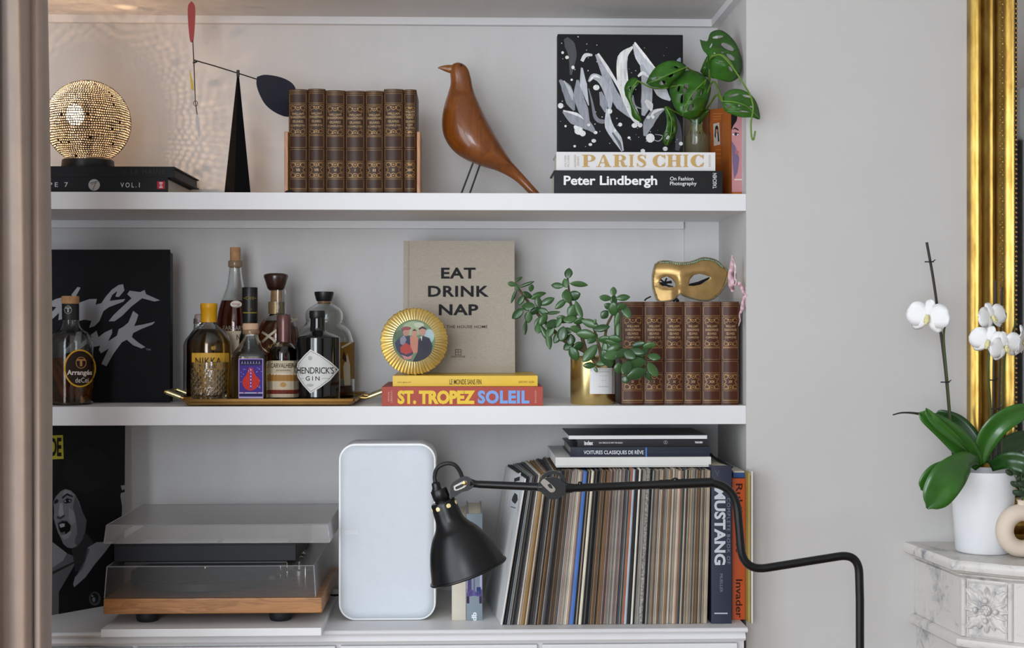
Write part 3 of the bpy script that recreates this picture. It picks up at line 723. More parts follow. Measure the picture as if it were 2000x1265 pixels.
LEAVES = [
 ([(983, 232), (1010, 240), (1030, 238), (1045, 195), (1085, 176), (1125, 184), (1170, 220), (1205, 270), (1232, 350), (1230, 420), (1205, 462), (1160, 482), (1115, 474), (1075, 462), (1050, 455), (1040, 400), (1030, 330), (1000, 290)],
  [(1090, 217, 34, 9, -8), (1147, 275, 44, 16, 28), (1165, 335, 30, 13, 38), (1050, 268, 16, 5, -65), (1098, 365, 8, 6, 60), (1165, 405, 20, 9, 60), (1070, 312, 6, 5, 0), (1118, 308, 10, 4, 20)], -.005, [(1060, 330), (1110, 320), (1160, 360), (1195, 420)], .03, 0),
 ([(668, 488), (690, 440), (730, 390), (780, 362), (830, 356), (880, 368), (905, 395), (880, 440), (830, 480), (800, 520), (740, 514), (700, 508)], [(715, 462, 16, 6, -25), (765, 487, 18, 14, -10), (815, 445, 16, 8, -30), (845, 395, 14, 7, 20)], .07, [(905, 395), (820, 430), (740, 465), (675, 490)], .03, 0),
 ([(822, 455), (880, 420), (950, 415), (1010, 445), (1048, 500), (1042, 570), (1015, 640), (975, 690), (920, 700), (880, 680), (840, 640), (815, 580), (805, 520)], [(900, 520, 14, 30, 20), (950, 560, 10, 34, 30), (880, 580, 9, 30, 10), (1000, 540, 8, 24, 30), (935, 630, 12, 26, 30), (860, 520, 7, 20, 15), (890, 640, 7, 18, 0)], .06, [(1020, 470), (950, 540), (900, 620), (880, 680)], .04, 0),
 ([(545, 560), (540, 515), (560, 475), (590, 455), (615, 462), (625, 490), (600, 520), (585, 560), (590, 610), (620, 660), (645, 715), (610, 705), (585, 680), (575, 620)], [(575, 520, 6, 14, 15)], .05, [(618, 475), (580, 530), (582, 610), (635, 705)], .03, 0),
 ([(1113, 590), (1130, 550), (1170, 526), (1220, 524), (1270, 545), (1305, 580), (1328, 630), (1337, 700), (1290, 690), (1230, 690), (1180, 675), (1130, 650)], [(1180, 560, 36, 7, -12), (1260, 565, 26, 8, 15), (1215, 620, 8, 6, 20), (1290, 628, 14, 6, 10), (1150, 625, 12, 12, 0), (1240, 655, 30, 5, 5)], -.07, [(1115, 595), (1190, 600), (1260, 625), (1333, 695)], .03, 0),
 ([(775, 630), (800, 625), (828, 650), (845, 700), (852, 760), (830, 815), (795, 855), (770, 840), (765, 800), (785, 760), (790, 700)], [(815, 700, 5, 16, -10), (825, 760, 6, 20, 0), (795, 810, 9, 18, 30)], .05, [(785, 630), (815, 700), (815, 780), (790, 850)], .03, 0),
 ([(985, 420), (1010, 360), (1030, 330), (1040, 380), (1045, 450), (1015, 450)], [], .13, [(1030, 340), (1005, 430)], .02, 0),
 ([(930, 720), (975, 690), (1020, 640), (1040, 650), (1010, 700), (975, 730)], [], .10, [(1035, 650), (930, 722)], .02, 0)]
for i, (o, h, y0, rib, cu, _) in enumerate(LEAVES): leaf_px('leaf', plant, o, h, y0, rib, M_pl, cu)
def vine(pts, r):
    bm = bmesh.new(); q = catmull([W(*z3([(x, y)])[0], yy) for x, y, yy in pts], 6); tube(bm, q, r, 8); P('stem', bm, M_stem, plant, 60)
vine([(960, 760, .128), (985, 690, .115), (1020, 600, .12), (1038, 480, .11), (1042, 400, .115), (1036, 345, .06), (1060, 330, .0)], .0032)
vine([(1038, 400, .08), (1050, 340, .0), (1110, 325, -.03), (1180, 400, -.04), (1245, 500, -.06), (1285, 570, -.085), (1298, 640, -.09), (1285, 720, -.09), (1288, 800, -.088), (1300, 820, -.087), (1310, 770, -.087)], .0018)
vine([(985, 690, .115), (1040, 620, .1), (1080, 560, .0), (1115, 592, -.068)], .0022)
vine([(970, 740, .125), (905, 520, .1), (760, 520, .08), (700, 515, .06), (620, 475, .05)], .0017)
vine([(975, 730, .12), (1000, 560, .1), (1020, 470, .06)], .002); vine([(970, 740, .125), (1000, 480, .12), (905, 395, .07)], .0018); vine([(965, 740, .125), (900, 690, .1), (785, 630, .05)], .0016)
vine([(1115, 585, -.065), (1060, 480, .03), (1000, 640, .12), (960, 740, .125)], .002)
rnd = random.Random(8); bm = bmesh.new()
for k in range(9):
    x0 = vx+rnd.uniform(-.012, .012); p = [V((x0, vy-.004, vz1-.005))]
    for q in range(5): p.append(p[-1]+V((rnd.uniform(-.007, .007), rnd.uniform(-.006, .006), -.0085)))
    tube(bm, catmull(p, 3), .0013, 5)
P('roots', bm, mat('pale_roots', '#7d7a3c', .7), plant, 60, kind='stuff')

# standing books at the end of the upper shelf
yf = .166
def zc3(x, y): return z3([(x, y)])[0]
t = thing('orange_book', 'orange book standing at the shelf end with a small portrait on its spine', 'book', (PX(1406, yf), yf+.07, ZT))
def panel_book(t, A, B, D, zt0, zt1, m, m2, th):
    """upright book: spine from A to B (x,y), going back by D"""
    a, b = V((*A, 0)), V((*B, 0)); d = V((*D, 0)); z0 = ZT+.0005
    bm = bmesh.new(); f = [a+V((0, 0, z0)), b+V((0, 0, z0)), b+V((0, 0, zt1)), a+V((0, 0, zt0))]; n = (b-a).normalized()
    hexa(bm, f, [p+d.normalized()*.003 for p in f])
    for s in (0, 1):
        g = [f[0], f[3]] if s == 0 else [f[1], f[2]]; k = n*.0025*(1 if s == 0 else -1)
        hexa(bm, [g[0], g[0]+k, g[1]+k, g[1]], [p+d for p in (g[0], g[0]+k, g[1]+k, g[1])])
    P('cover', bm, m, t)
    bm = bmesh.new(); g = [f[0]+n*.0025+d.normalized()*.003, f[1]-n*.0025+d.normalized()*.003, f[2]-n*.0025+d.normalized()*.003-V((0, 0, .003)), f[3]+n*.0025+d.normalized()*.003-V((0, 0, .003))]
    hexa(bm, g, [p+d*.97 for p in g]); P('page_block', bm, M_pagev, t)
    return plane_map(f[0], (b-a).cross(V((0, 0, 1))))
A, B = (PX(1385, yf), yf), (PX(1428, yf+.012), yf+.012)
mp = panel_book(t, A, B, (.0, .14), PZ(214, 1385, yf), PZ(207, 1428, yf), mat('orange_cover', '#b8641f', .5, var=.08), None, 0)
flat_print('portrait_print', t, [('#d3cdc4', [zc3(1062, 728), zc3(1098, 720), zc3(1103, 850), zc3(1066, 858)]), ('#26211f', [zc3(1070, 800), zc3(1074, 745), zc3(1085, 735), zc3(1092, 750), zc3(1098, 830), zc3(1090, 835), zc3(1086, 770), zc3(1078, 770), zc3(1078, 815)]), ('#b98f78', ell(*zc3(1083, 772), 2.2, 4.5))], mp)
flat_print('cream_stripe', t, [('#d8c8a0', [zc3(1128, 1078), zc3(1166, 1066), zc3(1166, 1128), zc3(1128, 1128)])], mp)
flat_print('fine_print', t, [('#d9985a', [zc3(x0, y), zc3(x1, y-4), zc3(x1, y-1), zc3(x0, y+3)]) for x0, x1, y in ((1060, 1150, 668), (1060, 1150, 684), (1060, 1140, 700), (1112, 1150, 760), (1112, 1150, 780), (1112, 1150, 800), (1075, 1150, 880), (1075, 1150, 905), (1075, 1150, 930))], mp)
t = thing('pink_book', 'book standing against the niche side with a painted face on its pink spine', 'book', (PX(1441, .03), .09, ZT))
yf = .028
A, B = (PX(1428.5, yf+.01), yf+.01), (PX(1452.5, yf+.02), yf+.02)
mp = panel_book(t, A, B, (0, .118), PZ(208, 1430, yf), PZ(226, 1450, yf), mat('orange_cover', '#b8641f', .5, var=.08), None, 0)
face = [('#c98f93', [zc3(*p) for p in ((1169, 630), (1239, 684), (1241, 1128), (1172, 1128))]), ('#1a1416', [zc3(*p) for p in ((1168, 672), (1205, 680), (1200, 710), (1180, 740), (1168, 770))]),
 ('#3b2730', [zc3(*p) for p in ((1172, 762), (1190, 748), (1210, 760), (1212, 770), (1190, 758))]), ('#efe2e2', ell(*zc3(1192, 790), 6, 2.6)), ('#4a3a55', ell(*zc3(1194, 790), 3, 2.6)), ('#2b1a22', [zc3(*p) for p in ((1172, 786), (1192, 778), (1212, 784), (1212, 788), (1192, 783))]),
 ('#7e6a8a', [zc3(*p) for p in ((1170, 830), (1190, 860), (1215, 930), (1205, 1010), (1185, 1050), (1175, 950))]), ('#b4707c', [zc3(*p) for p in ((1190, 880), (1212, 890), (1205, 910), (1190, 905))]), ('#e4cfc9', [zc3(*p) for p in ((1186, 1052), (1246, 1052), (1246, 1060), (1186, 1060))])]
flat_print('face_print', t, face, mp)

# ------------------------------------------------------------------ middle shelf
def z4(l): return [(80+x/3.162, 440+y/3.1625) for x, y in l]
# black box set with brush lettering
yb = .15; yt = .185
f = [W(30, 786, yb), W(332, 786, yb), W(332, 487, yt), W(30, 487, yt)]
for p in f[:2]: p.z = ZM+.0005
t = thing('black_box_set', 'large matte black boxed set with silver brush lettering, behind the first bottle', 'box', ((f[0].x+f[1].x)/2, .18, ZM))
n = (f[1]-f[0]).cross(f[2]-f[0]).normalized(); n = n if n.y > 0 else -n
bm = bmesh.new(); slab(bm, f, .005); P('lid', bm, mat('black_card', '#0d0d11', .6, spec=.15, var=.06, bump=.05), t, bevel=.001)
bm = bmesh.new(); ins = .003
g = [f[0]+V((ins, 0, ins)), f[1]+V((-ins, 0, ins)), f[2]+V((-ins, 0, -ins)), f[3]+V((ins, 0, -ins))]
hexa(bm, [p+n*.005 for p in g], [p+n*.045+V((0, 0, 0)) for p in g])
for v in bm.verts: v.co.z = max(v.co.z, ZM+.001)
P('tray_box', bm, mat('black_box_side', '#141417', .6), t)
mp = plane_map(f[0], n); sil = mat('silver_print', '#85858a', .45, .2, var=.05)
brushes = [[(245, 385), (226, 380), (188, 428), (196, 442), (214, 442)], [(62, 470), (90, 455), (128, 445), (130, 580), (108, 585), (112, 540), (75, 575), (62, 585), (62, 540), (96, 505), (62, 500)],
 [(225, 482), (262, 468), (300, 455), (346, 454), (338, 490), (374, 480), (400, 440), (440, 395), (480, 368), (508, 363), (516, 402), (482, 442), (460, 440), (472, 405), (440, 430), (425, 466), (522, 454), (508, 472), (420, 505), (386, 530), (362, 590), (332, 622), (298, 633), (312, 590), (270, 582), (225, 592)],
 [(533, 425), (548, 403), (612, 412), (640, 399), (650, 425), (736, 463), (700, 470), (625, 450), (560, 500), (500, 560), (455, 592), (418, 592), (450, 552), (500, 505), (560, 450)],
 [(300, 682), (344, 650), (356, 690), (395, 660), (440, 640), (440, 665), (415, 716), (470, 680), (480, 642), (510, 625), (540, 600), (570, 528), (602, 552), (590, 590), (576, 622), (640, 610), (706, 594), (690, 612), (620, 640), (570, 665), (562, 690), (600, 722), (646, 752), (622, 760), (570, 740), (530, 706), (500, 722), (450, 790), (405, 870), (374, 855), (400, 800), (420, 760), (372, 790), (358, 770), (366, 742), (322, 752)],
 [(140, 770), (200, 720), (240, 640), (262, 660), (250, 730), (290, 700), (296, 730), (220, 780), (150, 790)]]
flat_print('lettering', t, [(sil, z4(b)) for b in brushes], mp, .0005)
lettering(t, [('TM', (285, 680.5, 294, 684.5), .02)], mp, '#6d6d70', 'small_lettering')

# bottle builders
M_cork = mat('cork', '#b98d62', .85, var=.2, vs=120, bump=.3, bs=300)
def prof_px(pr, px, Y): return [(h*S(px, Y), PZ(y, px, Y)) for h, y in pr]
def liquid(name, c): return glass(name, c, 0, 1.34)
def revolve(par, name, px, Y, pr, m, z0=None, seg=40, n=2, dy=1, smooth=60, cap=True, label=None):
    q = prof_px(pr, px, Y); q.sort(key=lambda a: a[1])
    if z0 is not None: q[0] = (q[0][0], z0); q = [q[0]]+[(r, max(z, z0+.0012+.0004*i)) for i, (r, z) in enumerate(q[1:])]
    bm = bmesh.new(); lathe(bm, PX(px, Y), Y, q, seg, n, dy, cap); return P(name, bm, m, par, smooth, label=label)
def hollow(par, px, Y, pr, z0, seg=48, n=2, wall=2.2, m=None):
    q = prof_px(pr, px, Y); q.sort(key=lambda a: a[1]); q = [(q[0][0], z0)]+[(r, max(z, z0+.0012+.0004*i)) for i, (r, z) in enumerate(q[1:])]
    w = wall*S(px, Y); top = q[-1][1]; inn = [(max(.001, r-w), max(z, z0+.004)) for r, z in q][::-1]
    inn = [(inn[0][0], top)]+[p for p in inn[1:] if p[1] < top-.0004]+[(.002, z0+.004)]
    bm = bmesh.new(); lathe(bm, PX(px, Y), Y, q+inn, seg, n); return P('glass', bm, m or glass('bottle_glass', '#f4f7f5', 0, 1.45), par, 60)
def sm(pr, k=4): return [(max(.05, p.x), p.y) for p in catmull([V((*q, 0)) for q in pr], k)]
def bottle(label, px, Y, shell, z0, m, cat='bottle'):
    t = thing('bottle', label, cat, (PX(px, Y), Y, z0)); return t
def cyl_at(px, Y, hw): return cyl_map(PX(px, Y), Y, hw*S(px, Y))
ZTR = ZM+.0085      # tray floor

# round rum bottle at the curtain
px, Y = 138, .085
t = bottle('corked round bottle of spiced rum with orange ring label, beside the curtain', px, Y, None, ZM, None)
body = [(39, 792), (42.5, 788), (43, 760), (43, 680), (42, 664), (36, 652), (24, 644), (17, 634), (15.5, 620), (15, 592)]
hollow(t, px, Y, sm(body, 3), ZM+.0004)
revolve(t, 'liquid', px, Y, [(38, 786), (41.5, 782), (41.5, 698)], liquid('spiced_rum', '#cf9450'), ZM+.004)
revolve(t, 'cork', px-.5, Y, [(16.5, 593), (17, 591), (17, 580), (16, 578)], M_cork)
revolve(t, 'neck_label', px, Y, [(16, 625), (16, 593)], mat('black_label', '#19191b', .5), cap=False)
mp = cyl_at(px, Y, 43); lab = [('#d8a32c', [ell(156, 719, 31, 37, 36), ell(156, 719, 28, 34, 36)]), ('#2a1c12', ell(156, 719, 28, 34, 36))]
flat_print('ring_label', t, lab, mp, .0006, .0001, 9)
def ti_logo(c, cx, cy, k): return [(c, [(cx-6*k, cy-6*k), (cx+6*k, cy-6*k), (cx+7*k, cy-3*k), (cx+2*k, cy-3.5*k), (cx+2*k, cy+6*k), (cx-2*k, cy+6*k), (cx-2*k, cy-3.5*k), (cx-7*k, cy-3*k)]), (c, [ell(cx, cy, 9*k, 10*k, 20), ell(cx, cy, 7.8*k, 8.8*k, 20)])]
flat_print('emblem', t, ti_logo('#b98a55', 158, 708, 1.15), mp, .0009, .0001, 6)
lettering(t, [('Arrangés', (131, 722, 179, 735), .03), ('deCeï', (147, 737, 173, 747), .0)], mp, '#e3d9cf', e=.0011)
mp2 = cyl_at(px, Y, 16); flat_print('neck_emblem', t, ti_logo('#a9a9a9', 133, 605, .8), mp2, .0004, .0001, 6)
for k in range(4):
    bm = bmesh.new(); c = W(118+k*10, 700, Y+.008*(k % 2)); tube(bm, catmull([c+V((-.016, 0, -.0)), c+V((0, -.008, -.03)), c+V((.012, 0, -.075))], 4), .0045, 8); P('cinnamon_stick', bm, mat('cinnamon', '#8a4a1c', .8, var=.2), t, 60)

# brass tray
ty0, ty1 = .0, .312; tx0, tx1 = PX(352, ty0), PX(697, ty0)
t = thing('brass_tray', 'rectangular brass serving tray with angled handles holding the bottles', 'tray', ((tx0+tx1)/2, (ty0+ty1)/2, ZM))
def rr(x0, x1, y0, y1, r, z, n=5):
    o = []
    for cx, cy, a in ((x1-r, y1-r, 0), (x0+r, y1-r, 90), (x0+r, y0+r, 180), (x1-r, y0+r, 270)):
        o += [V((cx+r*cos(R(a+90*k/n)), cy+r*sin(R(a+90*k/n)), z)) for k in range(n+1)]
    return o
bm = bmesh.new(); i1 = .012
loft(bm, [rr(tx0+i1, tx1-i1, ty0+i1, ty1-i1, .006, ZM+.002), rr(tx0+.010, tx1-.010, ty0+.008, ty1-.01, .008, ZM+.003), rr(tx0+.008, tx1-.008, ty0+.006, ty1-.008, .008, ZM+.009), rr(tx0+.002, tx1-.002, ty0+.001, ty1-.002, .008, ZM+.010), rr(tx0, tx1, ty0, ty1, .008, ZM+.0155),
          rr(tx0+.002, tx1-.002, ty0+.002, ty1-.002, .008, ZM+.0155), rr(tx0+.006, tx1-.006, ty0+.005, ty1-.006, .008, ZM+.011), rr(tx0+.011, tx1-.011, ty0+.009, ty1-.011, .008, ZM+.010), rr(tx0+.013, tx1-.013, ty0+.013, ty1-.013, .006, ZTR-.0005)])
P('tray_body', bm, M_brass, t, 40)
for sx, sgn in ((tx0, -1), (tx1, 1)):
    for y in (.02, ty1-.03):
        bm = bmesh.new(); ball(bm, V((sx-sgn*.03, y+.005, ZM+.002)), .006, .006, .002, 10, 6); P('foot', bm, M_brass, t, 60)
    bm = bmesh.new(); ya, yb_ = .095, .2; pts = [V((sx-sgn*.004, ya, ZM+.013)), V((sx+sgn*.012, ya, ZM+.012)), V((sx+sgn*.05, ya, ZM+.026)), V((sx+sgn*.05, yb_, ZM+.026)), V((sx+sgn*.012, yb_, ZM+.012)), V((sx-sgn*.004, yb_, ZM+.013))]
    for a, b in zip(pts, pts[1:]): tube(bm, [a, b], .0035, 8)
    for p in pts[2:4]: ball(bm, p, .0038, seg=8, rings=6)
    hd = P('handle', bm, M_brass, t, 60)
    for y in (ya, yb_):
        bm = bmesh.new(); tube(bm, [V((sx+sgn*.018, y, ZM+.0142)), V((sx+sgn*.047, y, ZM+.025))], .0052, 10); P('grip', bm, mat('pale_brass', '#d9cf9c', .22, 1), hd, 40)

M_amber = liquid('amber_whisky', '#f6b44c')
# whisky with a yellow cap
px, Y = 408, .14
t = bottle('amber whisky bottle with yellow cap and yellow label, behind the cut-glass tumbler', px, Y, None, ZTR, None)
body = sm([(40, 786), (43, 780), (43, 700), (42.5, 672), (39, 658), (31, 645), (20, 636), (15, 631), (14, 622)], 3)
hollow(t, px, Y, body, ZTR+.0004)
revolve(t, 'liquid', px, Y, sm([(39, 782), (41.5, 778), (41.5, 700), (41, 674), (37.5, 661), (29, 649), (22, 643)], 3), M_amber, ZTR+.004)
M_ycap = mat('yellow_cap', '#e0a312', .4, var=.03)
revolve(t, 'cap', px, Y, [(15.6, 629), (15.6, 604), (16.4, 603), (16.4, 594), (15.6, 592)], M_ycap)
mp = cyl_at(px, Y, 43.3)
M_ylab = mat('yellow_label', '#dba83a', .6, var=.04)
flat_print('label', t, [(M_ylab, rect(375, 689, 447, 776))], mp, .0005, 0, 9)
lettering(t, [('NIKKA', (382, 698, 432, 712), .012, 0, 1.15), ('DAYS', (384, 715, 424, 727), .006, 0, 1.2)], mp, '#3a3020', e=.0009)

# cut-glass tumbler
px, Y = 408.5, .045
t = thing('tumbler', 'cut-glass whisky tumbler standing before the yellow-capped bottle', 'glass', (PX(px, Y), Y, ZTR))
x, s_ = PX(px, Y), S(px, Y); zb_, zt_ = ZTR+.0004, PZ(707, px, Y); seg, rows = 72, 26; rings = []
for j in range(rows+1):
    fz = j/rows; r = (34+3*fz)*s_; rg = []
    for i in range(seg):
        u = i/seg*18; v = fz*7; a_, b_ = (u+v) % 1, (u-v) % 1
        d = min(abs(a_-.5), abs(b_-.5))*2; k = 0 if fz > .82 else .0019*(1-d)
        rg.append(V((x+(r-k)*cos(2*pi*i/seg), Y+(r-k)*sin(2*pi*i/seg), zb_+(zt_-zb_)*fz)))
    rings.append(rg)
inner = [[V((x+r*cos(2*pi*i/seg), Y+r*sin(2*pi*i/seg), z)) for i in range(seg)] for r, z in ((34.5*s_, zt_), (33.5*s_, zt_-.01), (30*s_, zb_+.014), (24*s_, zb_+.010))]
bm = bmesh.new(); loft(bm, rings+inner); P('glass', bm, glass('crystal', (.98, .98, .98), 0, 1.52), t)

# cognac bottle
px, Y = 459.5, .232
t = bottle('tall slender-necked cognac bottle with a bare cork, tallest on the tray', px, Y, None, ZTR, None)
hollow(t, px, Y, sm([(34, 786), (37, 780), (37, 660), (36.5, 636), (33, 610), (26.5, 586), (17, 560), (13, 535), (12, 520)], 4), ZTR+.0004)
revolve(t, 'liquid', px, Y, sm([(33, 782), (35.5, 778), (35.5, 660), (35, 636), (31.5, 611), (25, 587)], 4), liquid('cognac', '#b4442a'), ZTR+.004)
revolve(t, 'collar', px, Y, [(12.5, 522), (13.8, 520), (13.8, 511), (12.8, 509)], thin('collar_glass', '#cbb9a0', 1.5, .05, .5, '#b99f80'))
revolve(t, 'cork', px, Y, [(9, 523), (10, 510), (10.3, 485), (9.6, 483)], M_cork)
mp = cyl_at(px, Y, 37.2)
flat_print('label', t, [('#c9b9a0', rect(440, 646, 492, 705))], mp, .0006, 0, 9)
lettering(t, [('FARS-ARM', (436, 636, 478, 645), .0)], mp, '#a99c8a', e=.0008)
lettering(t, [('N°8', (462, 652, 478, 664), .02)], mp, '#5a3a22', e=.001, name='label_mark')
mp2 = cyl_at(px, Y, 29.5); flat_print('oval_label', t, [('#e2dcd2', ell(461, 594, 11, 7, 20))], mp2, .0008, 0, 6); lettering(t, [('Vintage', (453, 591, 469, 597), 0)], mp2, '#a3473a', e=.0012, name='oval_lettering')

# black capped liqueur behind the tequila
px, Y = 488, .145
t = bottle('dark slim bottle with tall black foil cap, behind the purple-labelled bottle', px, Y, None, ZTR, None)
revolve(t, 'glass', px, Y, sm([(19, 785), (21, 780), (21, 680), (20, 660), (15, 640), (13.5, 630), (13.5, 622)], 3), mat('dark_glass', '#0d130c', .08, var=.1), ZTR+.0004)
revolve(t, 'cap', px, Y, [(14, 632), (14.6, 628), (15, 596), (15, 563), (14.5, 561)], M_black)
mp = cyl_at(px, Y, 15); lettering(t, [('•DIII•', (476, 579, 500, 585), 0)], mp, '#8a7a2c', e=.0006); flat_print('gold_band', t, [('#9a8a2f', rect(475, 609.5, 501, 611.5)), ('#5d5522', ell(489, 603, 3, 2, 10))], mp, .0006, 0, 6)

# square tequila
px, Y = 490, .066
t = bottle('square bottle with pale stopper and purple label with a red emblem', px, Y, None, ZTR, None)
sq = 6
hollow(t, px, Y, [(33, 784), (36, 780), (36, 696), (34, 690), (24, 678), (16, 664), (13.5, 655), (13.5, 650)], ZTR+.0004, 48, 5)
revolve(t, 'liquid', px, Y, [(31, 780), (34.2, 776), (34.2, 698), (32, 692), (27, 686)], liquid('reposado', '#f8cc6a'), ZTR+.004, 48, 5)
revolve(t, 'collar', px, Y, [(15, 653), (16.3, 651), (16.3, 645), (15, 643)], thin('collar_glass2', '#d8c0a8', 1.5, .05, .4, '#c9a888'))
revolve(t, 'stopper', px-.5, Y, [(14.5, 645), (15.4, 642), (15.4, 633), (14, 631)], mat('pale_stopper', '#cda98b', .7, var=.1))
yl = Y-36*S(px, Y)-.0006; mp = y_map(yl); lab = [('#3f2a86', rect(466, 700, 514, 778)), ('#c6a9d6', [rect(466, 700, 514, 778), rect(467.2, 701.2, 512.8, 776.8)]), ('#15102a', rect(469, 703, 511, 713)), ('#c9c3e0', rect(467, 766, 513, 768)), ('#1d1a4f', rect(467, 769, 513, 773)), ('#c9c3e0', rect(467, 774.5, 513, 776.5))]
for k in range(7): lab += [('#8f8ac4', [(471+k*5.6, 712), (473+k*5.6, 704), (475+k*5.6, 712), (473+k*5.6, 709)])]
lab += [('#c22d22', stroke([(489, 718), (484, 732), (476, 744), (480, 756), (489, 760), (499, 756), (505, 744), (496, 732), (491, 718)], 5)), ('#c22d22', ell(490, 746, 12, 12, 20)), ('#c22d22', [(485, 740), (490, 716), (495, 740)]), ('#5b3aa0', [(488.7, 716), (491.3, 716), (492, 760), (488, 760)])]
for k in range(6): lab.append(('#d9cfe8', ell(490, 722+k*6.4, 1.1, 1.6, 8)))
rnd = random.Random(4)
for k in range(34):
    x_, y_ = rnd.uniform(469, 511), rnd.uniform(716, 763)
    if abs(x_-490) > 13 or y_ < 728: lab.append(('#b9b2e0', ell(x_, y_, .8, .8, 6)))
lab += [('#c2453a', ell(477, 766.5, 2, 1, 8)), ('#c2453a', ell(503, 766.5, 2, 1, 8))]
flat_print('label', t, lab, mp, 0, .00006)

# decorated rum with a big dark stopper
px, Y = 544, .172
t = bottle('round rum bottle with a big dark wooden stopper and pale crossed straps', px, Y, None, ZTR, None)
hollow(t, px, Y, sm([(36, 786), (39, 780), (39.5, 700), (39, 655), (36, 636), (28, 622), (18, 615), (15.5, 608), (15.5, 580), (14.5, 566)], 4), ZTR+.0004)
revolve(t, 'liquid', px, Y, sm([(35, 782), (38, 778), (38.5, 700), (38, 656), (34.5, 638), (27, 626)], 4), liquid('aged_rum', '#c46a30'), ZTR+.004)
revolve(t, 'neck_label', px-4, Y, [(15.8, 613), (15.8, 589)], mat('bronze_label', '#8b7650', .4, .4), cap=False)
revolve(t, 'stopper', px-5, Y, [(13, 567), (16.5, 563), (20, 552), (24, 540), (23, 536), (15, 533.5)], wood('dark_stopper', '#3a1f16', '#25120d', .3, (1, 1, 3), 20, .4))
revolve(t, 'cork', px-4, Y, [(11, 588), (11, 566)], M_cork)
mp = cyl_at(px, Y, 40)
flat_print('strap', t, [('#c9bda6', stroke([(580, 622), (556, 634), (530, 652), (512, 668)], 4.5)), ('#c9bda6', stroke([(512, 648), (530, 660), (548, 676), (566, 690)], 4.5))], mp, .0006, .0002, 7)
lettering(t, [('20', (538.5, 596, 545.5, 603), 0)], cyl_at(px-4, Y, 15.9), '#d9cdb0', e=.0006)
lettering(t, [('AÑEJO', (523, 672, 548, 682), 0)], mp, '#b59a52', e=.001, name='label_lettering')

# small dark rum with a capsule
px, Y = 553, .088
t = bottle('small dark rum bottle with a tall pinkish capsule and cream label', px, Y, None, ZTR, None)
hollow(t, px, Y, sm([(25, 784), (27.5, 779), (27.5, 700), (26, 684), (20, 674), (14.5, 668), (13, 660), (13, 640)], 3), ZTR+.0004)
revolve(t, 'liquid', px, Y, sm([(24, 780), (26.4, 776), (26.4, 700), (25, 686), (20, 677)], 3), liquid('dark_rum', '#6a2418'), ZTR+.004)
revolve(t, 'capsule', px+1.5, Y, [(14, 668), (14, 630), (13.6, 616), (12.5, 614.5)], mat('capsule_foil', '#6b4a45', .3, .35, var=.15))
mp = cyl_at(px, Y, 27.8)
flat_print('label', t, [('#cbbba2', rect(527, 704, 579.5, 776)), ('#a5793f', rect(527, 730, 579.5, 744)), ('#d8cbb4', rect(530, 728, 577, 732)), ('#7c2f24', rect(527, 761, 579.5, 769)), ('#b98f5a', ell(553, 751, 6, 5, 14))], mp, .0005, .00008, 7)
lettering(t, [('CARVALHEIRA', (529, 709, 579, 718), .008, 0, 1), ('premium', (540, 721, 566, 725), 0), ('EXTRA', (545, 764, 564, 768), 0)], mp, '#3a2a22', e=.0011)

# clear decanter with black stopper
px, Y = 633, .242
t = bottle('wide clear decanter with black stopper and gold label, behind the black gin bottle', px, Y, None, ZTR, None)
hollow(t, px, Y, sm([(55, 786), (59, 780), (59, 690), (57, 668), (50, 646), (38, 634), (35, 628), (36.5, 622), (36, 610), (30, 602), (18, 594), (13, 591), (13, 586)], 4), ZTR+.0004)
revolve(t, 'liquid', px, Y, sm([(54, 782), (57, 778), (57, 752)], 2), liquid('cognac', '#b4442a'), ZTR+.004)
revolve(t, 'stopper', px, Y, [(14.5, 588), (16, 584), (19, 573), (18.5, 569.5)], M_black)
revolve(t, 'cork', px, Y, [(11, 594), (12, 588)], M_cork)
bm = bmesh.new()
mp = cyl_at(px, Y, 59.5); flat_print('label', t, [('#8a6420', rect(664, 668, 692, 740)), ('#d6cdb8', [(666, 677), (686, 666), (690, 668), (668, 680)]), ('#c9c2ae', [(678, 690), (683, 712), (684, 752), (672, 752), (670, 716)]), ('#3a2412', [(671, 684), (676, 700), (676, 708), (668, 700)])], mp, .0006, .0001, 7)

# black gin bottle
px, Y = 620.5, .072
t = bottle('black apothecary gin bottle with white diamond label', px, Y, None, ZTR, None)
M_bg = mat('black_glass', '#08090c', .06, var=.05, coat=.5)
revolve(t, 'glass', px, Y, sm([(40, 785), (43, 781), (43.3, 700), (43.3, 664), (42, 658), (30, 652), (18, 647), (14.5, 641), (14, 620)], 3), M_bg, ZTR+.0004)
revolve(t, 'cap', px-1, Y, [(14, 622), (15.3, 619), (15.3, 609), (14.5, 606.5)], M_black)
mp = cyl_at(px, Y, 43.6)
dia = [(606.5, 682), (625, 692), (645, 706), (662, 721.5), (645, 742), (625, 757), (606.5, 768), (592, 752), (582, 737), (579, 722), (582, 708), (594, 694)]
cxm, cym = 612, 724
flat_print('label', t, [('#d9d9d6', dia), ('#6f6f70', [[(cxm+(a-cxm)*.93, cym+(b-cym)*.93) for a, b in dia], [(cxm+(a-cxm)*.905, cym+(b-cym)*.905) for a, b in dia]]), ('#8f8f90', rect(588, 738.4, 594, 739.2)), ('#8f8f90', rect(629, 738.4, 644, 739.2)), ('#b4b4b2', ell(606, 699, 4, 4.5, 12)), ('#b4b4b2', ell(606, 752, 7, 3, 12))], mp, .0006, .0001, 7)
lettering(t, [("HENDRICK'S", (580, 716.5, 651.5, 729.5), .005, 0, .95), ('GIN', (597.5, 734.5, 624, 743), .008, 0, 1.5)], mp, '#2b2b2d', e=.0011)

